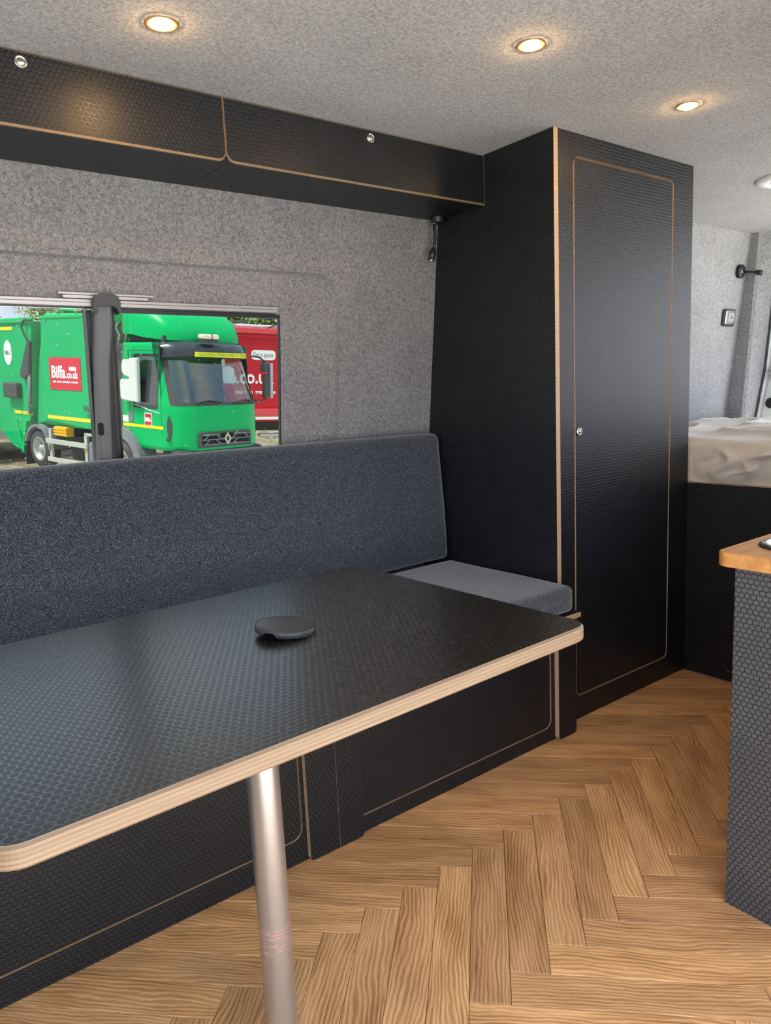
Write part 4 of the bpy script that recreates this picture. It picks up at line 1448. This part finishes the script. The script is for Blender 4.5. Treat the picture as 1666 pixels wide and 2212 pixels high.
# tailgate and hopper
mb = MB()
mb.prism([(4.80, 3.02), (7.0, 3.02), (7.45, 2.3), (7.5, 1.3), (6.9, 0.9), (5.9, 0.36), (5.35, 0.25), (5.12, 0.95), (4.99, 1.25), (4.86, 2.2)], FX, -1.02, 1.02, 0, 0)
bl(mb, 'tailgate', 'truck_green_body', lo)
bl(MB().bbox(-1.06, -1.0, 4.70, 7.0, 2.98, 3.09, 0.02), 'tailgate_rail', 'truck_green', lo)
bl(MB().box(-1.03, -1.021, 5.6, 6.2, 2.84, 2.91), 'reflector', 'stripe_yellow', lo)
for a_, b_ in ((4.99, 5.22), (5.25, 5.40), (5.44, 5.75)):
    bl(MB().box(-1.03, -1.021, a_, b_, 1.08, 1.15), 'stripe', 'stripe_yellow', lo)
mb = MB()
mb.prism([(4.78, 2.60), (4.86, 2.62), (5.25, 1.95), (5.22, 1.86), (5.10, 1.84), (4.95, 1.92), (4.90, 1.90)], FX, -1.10, -1.03, 0, 0)
bl(mb, 'ram_guard', 'chassis_dark', lo)
bl(MB().cyl((-1.06, 4.92, 1.95), (-1.06, 5.02, 1.10), 0.035, n=10), 'hydraulic_ram', 'guard_grey', lo)
mb = MB()
mb.tube([(-1.06, 4.70, 3.02), (-1.08, 4.95, 3.05), (-1.10, 5.05, 2.9), (-1.08, 4.98, 2.72), (-1.06, 4.86, 2.58)], 0.02, 8)
bl(mb, 'hose', 'chassis_dark', lo)
bl(MB().bbox(-1.16, -1.02, 5.36, 5.95, 1.42, 1.74, 0.03), 'control_box', 'chassis_dark', lo)
mb = MB()
mb.prism([(5.12, 0.95), (5.34, 0.28), (5.42, 0.25), (5.20, 1.0)], FX, -1.10, -1.02, 0, 0)
bl(mb, 'hopper_flange', 'truck_green', lo)
mb = MB()
mb.prism([(5.62, 0.95), (5.70, 0.95), (5.46, 0.30), (5.38, 0.30)], FX, -1.07, -1.02, 0, 0)
bl(mb, 'hopper_rib', 'truck_green', lo)
ov = [(5.87+0.17*math.cos(2*PI*i/28), 2.37+0.26*math.sin(2*PI*i/28)) for i in range(28)]
mb = MB(); mb.prism(ov, FX, -1.021, -1.030, 0, 0)
os_ = bl(mb, 'oval_sticker', 'sign_white', lo)
text_part('sticker_lettering', 'No.1', 0.15, os_, 'ink_dark', lambda u, v: (-1.034, 6.02-u, v), 0.02, 2.33, 0.004, width=0.25)
# air intake and hoses behind the cab
mb = MB()
mb.bbox(-0.95, -0.60, 1.68, 1.98, 1.0, 2.55, 0.03)
bl(mb, 'air_intake', 'chassis_dark', lo)
for k_ in range(4):
    mb = MB()
    x_ = -1.0+0.07*k_
    mb.tube([(x_, 1.80, 2.95), (x_-0.02, 1.86, 2.85), (x_+0.015, 1.80, 2.72), (x_, 1.84, 2.56)], 0.022, 7)
    bl(mb, 'air_hose', 'rail_silver' if k_ % 2 else 'chassis_dark', lo)
bl(MB().bbox(-1.05, -0.7, 1.74, 1.92, 2.44, 2.56, 0.01), 'hose_bracket', 'guard_grey', lo)
bl(MB().box(-1.1, 1.1, 1.80, 2.15, 2.95, 3.2), 'body_cowl', 'truck_green', lo)

# ---- red trailer beyond, turned a little towards the van
tr = yard_thing('trailer', 6.39, 6.0, 'long red waste trailer with white lettering behind the green lorry', 'trailer', math.radians(-25))
g0 = 1.81                                       # badge plane height above the yard there
mb = MB()
mb.bbox(-5.2, 4.5, 0.0, 2.45, g0-0.86, g0+1.42, 0.03)
bx_ = bl(mb, 'box', 'trailer_red', tr)
bl(MB().bbox(-5.25, 4.55, -0.05, 2.5, g0+1.33, g0+1.50, 0.03), 'top_rail', 'trailer_red_light', tr)
bl(MB().bbox(-5.2, 4.5, -0.035, 0.05, g0+1.22, g0+1.30, 0.01), 'rub_rail', 'trailer_red', tr)
bl(MB().bbox(-5.2, 4.5, 0.1, 2.4, g0+1.5, g0+1.60, 0.04), 'roof_tarp', 'tarp_grey', tr)
for k_ in range(7):
    x_ = -4.8+1.35*k_
    mb = MB(); mb.tube([(x_-0.35, -0.02, g0+1.50), (x_, 0.1, g0+1.63), (x_+0.5, 0.3, g0+1.66)], 0.022, 6)
    bl(mb, 'tarp_bar', 'chassis_dark', tr)
bl(MB().bbox(-5.2, 4.5, -0.06, 2.5, g0-1.10, g0-0.86, 0.02), 'side_skirt', 'trailer_red_light', tr)
bl(MB().bbox(-5.2, 4.5, -0.06, 2.5, g0-1.19, g0-1.10, 0.01), 'white_band', 'sign_white', tr)
bl(MB().bbox(-5.2, 4.5, 0.0, 2.45, g0-1.25, g0-1.19, 0.01), 'sill', 'trailer_red', tr)
mb = MB()
mb.box(-4.8, 4.2, 0.35, 0.6, g0-1.55, g0-1.25); mb.box(-4.8, 4.2, 1.9, 2.1, g0-1.55, g0-1.25)
bl(mb, 'chassis', 'chassis_dark', tr)
for x_ in (-3.6, -2.4, 2.6, 3.8):
    mb = MB()
    mb.lathe([(0.2, 0), (0.45, 0.0), (0.48, 0.05), (0.48, 0.3), (0.45, 0.35), (0.2, 0.35)], (x_, 0.1, 0.48), (0, 1, 0), 28)
    w__ = bl(mb, 'wheel', 'tyre_rubber', tr)
    bl(MB().lathe([(0.29, 0.0), (0.27, 0.06), (0.1, 0.08), (0, 0.04)], (x_, 0.1, 0.48), (0, 1, 0), 24), 'rim', 'rim_grey', w__)
bl(MB().bbox(0.0, 1.6, 0.0, 0.25, g0-1.72, g0-1.62, 0.02), 'mudguard', 'rail_grey', tr)
for x_ in (0.25, 0.48):
    bl(MB().bbox(x_, x_+0.08, 0.1, 0.2, 0.02, g0-1.62, 0.01), 'prop_leg', 'rail_grey', tr)
def tfn(u, v):
    return (u, -0.006, g0+v)
mb = MB()
mb.prism(rrect(-0.24, 0.505, 0.575, 0.86, 0.10, 6), lambda u, v, tt: (u, tt, g0+v), 0.0, -0.005, 0, 0)
qb = bl(mb, 'quote_panel', 'sign_white', bx_)
text_part('lettering', 'Get a quote', 0.20, qb, 'ink_grey', lambda u, v: (u, -0.008, g0+v), -0.19, 0.66, 0.002, width=0.62)
text_part('lettering', 'Biffa', 0.86, bx_, 'sign_white', tfn, -2.30, -0.07, 0.05, width=1.60)
text_part('lettering', '.co.uk', 0.56, bx_, 'sign_white', tfn, -0.70, -0.11, 0.012, width=1.16)
text_part('lettering', 'deal with', 0.17, bx_, 'sign_white', tfn, -0.75, -0.42, 0.003, width=0.53)
text_part('lettering', 'great value', 0.17, bx_, 'sign_white', tfn, -0.14, -0.42, 0.003, width=0.64)

# ---- pale shed far to the left
sh = yard_thing('shed', -1.5, 11, 'pale grey shed roof showing above the lorry tail', 'shed')
bl(MB().box(-3.5, 4.5, 0, 5, 0, 3.0), 'wall', 'shed_grey', sh)
bl(MB().bbox(-3.7, 4.7, -0.2, 5.2, 3.0, 3.35, 0.05), 'roof', 'tarp_grey', sh)

# ---- trees
def tree(x, y, h, r, mat, label):
    t_ = yard_thing('tree', x, y, label, 'tree', group='trees behind the lorries')
    mb = MB()
    mb.tube([(0, 0, -0.1), (0.05, 0.02, h*0.25), (0.0, 0.1, h*0.55), (0.1, 0.0, h*0.85)], [0.2, 0.16, 0.1, 0.03], 8)
    for k_ in range(6):
        a = k_*1.05+x
        mb.tube([(0, 0.05, h*(0.3+0.07*k_)), (r*0.35*math.cos(a), r*0.35*math.sin(a), h*(0.42+0.07*k_)), (r*0.7*math.cos(a), r*0.7*math.sin(a), h*(0.5+0.07*k_))], [0.07, 0.05, 0.02], 6)
    bl(mb, 'trunk', 'bark', t_)
    mb = MB()
    rg = random.Random(int(x*100+y))
    clumps = []
    for _ in range(78):
        a, u, q = rg.uniform(0, 2*PI), rg.uniform(-1, 1), rg.uniform(0.45, 1.0)
        cr = math.sqrt(1-u*u)
        clumps.append(Vector((r*q*cr*math.cos(a), r*q*cr*math.sin(a), h*0.60+h*0.42*q*u)))
    for c_ in clumps:
        for _ in range(80):
            p_ = c_+Vector((max(-0.85, min(0.85, rg.gauss(0, 0.40))), max(-0.85, min(0.85, rg.gauss(0, 0.40))), rg.gauss(0, 0.36)))
            d1 = Vector((rg.gauss(0, 1), rg.gauss(0, 1), rg.gauss(0, 1))).normalized()
            d2 = d1.orthogonal().normalized()
            s1, s2 = rg.uniform(0.09, 0.16), rg.uniform(0.05, 0.09)
            mb.add([p_-d1*s1, p_+d2*s2, p_+d1*s1, p_-d2*s2], [(0, 1, 2, 3)])
    cr_ = mb.build('foliage', mat, t_, local=True, fix=False)
    cr_['kind'] = 'stuff'
for x, y, h, r, m_, lb in ((2.2, 20, 6.6, 2.2, 'leaf_pale', 'pale leafy tree at far left above the shed roof'),
                           (5.6, 26.8, 8.2, 2.2, 'leaf_mid', 'green tree just above the lorry body'),
                           (8.9, 20, 6.8, 2.2, 'leaf_pale', 'pale leafy tree over the corner of the lorry body'),
                           (12.4, 25.8, 7.8, 2.2, 'leaf_mid', 'green tree above the lorry cab'),
                           (15.5, 16.5, 6.2, 2.1, 'leaf_mid', 'green tree above the red trailer'),
                           (19.0, 23.4, 7.6, 2.2, 'leaf_pale', 'pale leafy tree at far right above the red trailer')):
    tree(x, y, h, r, m_, lb)
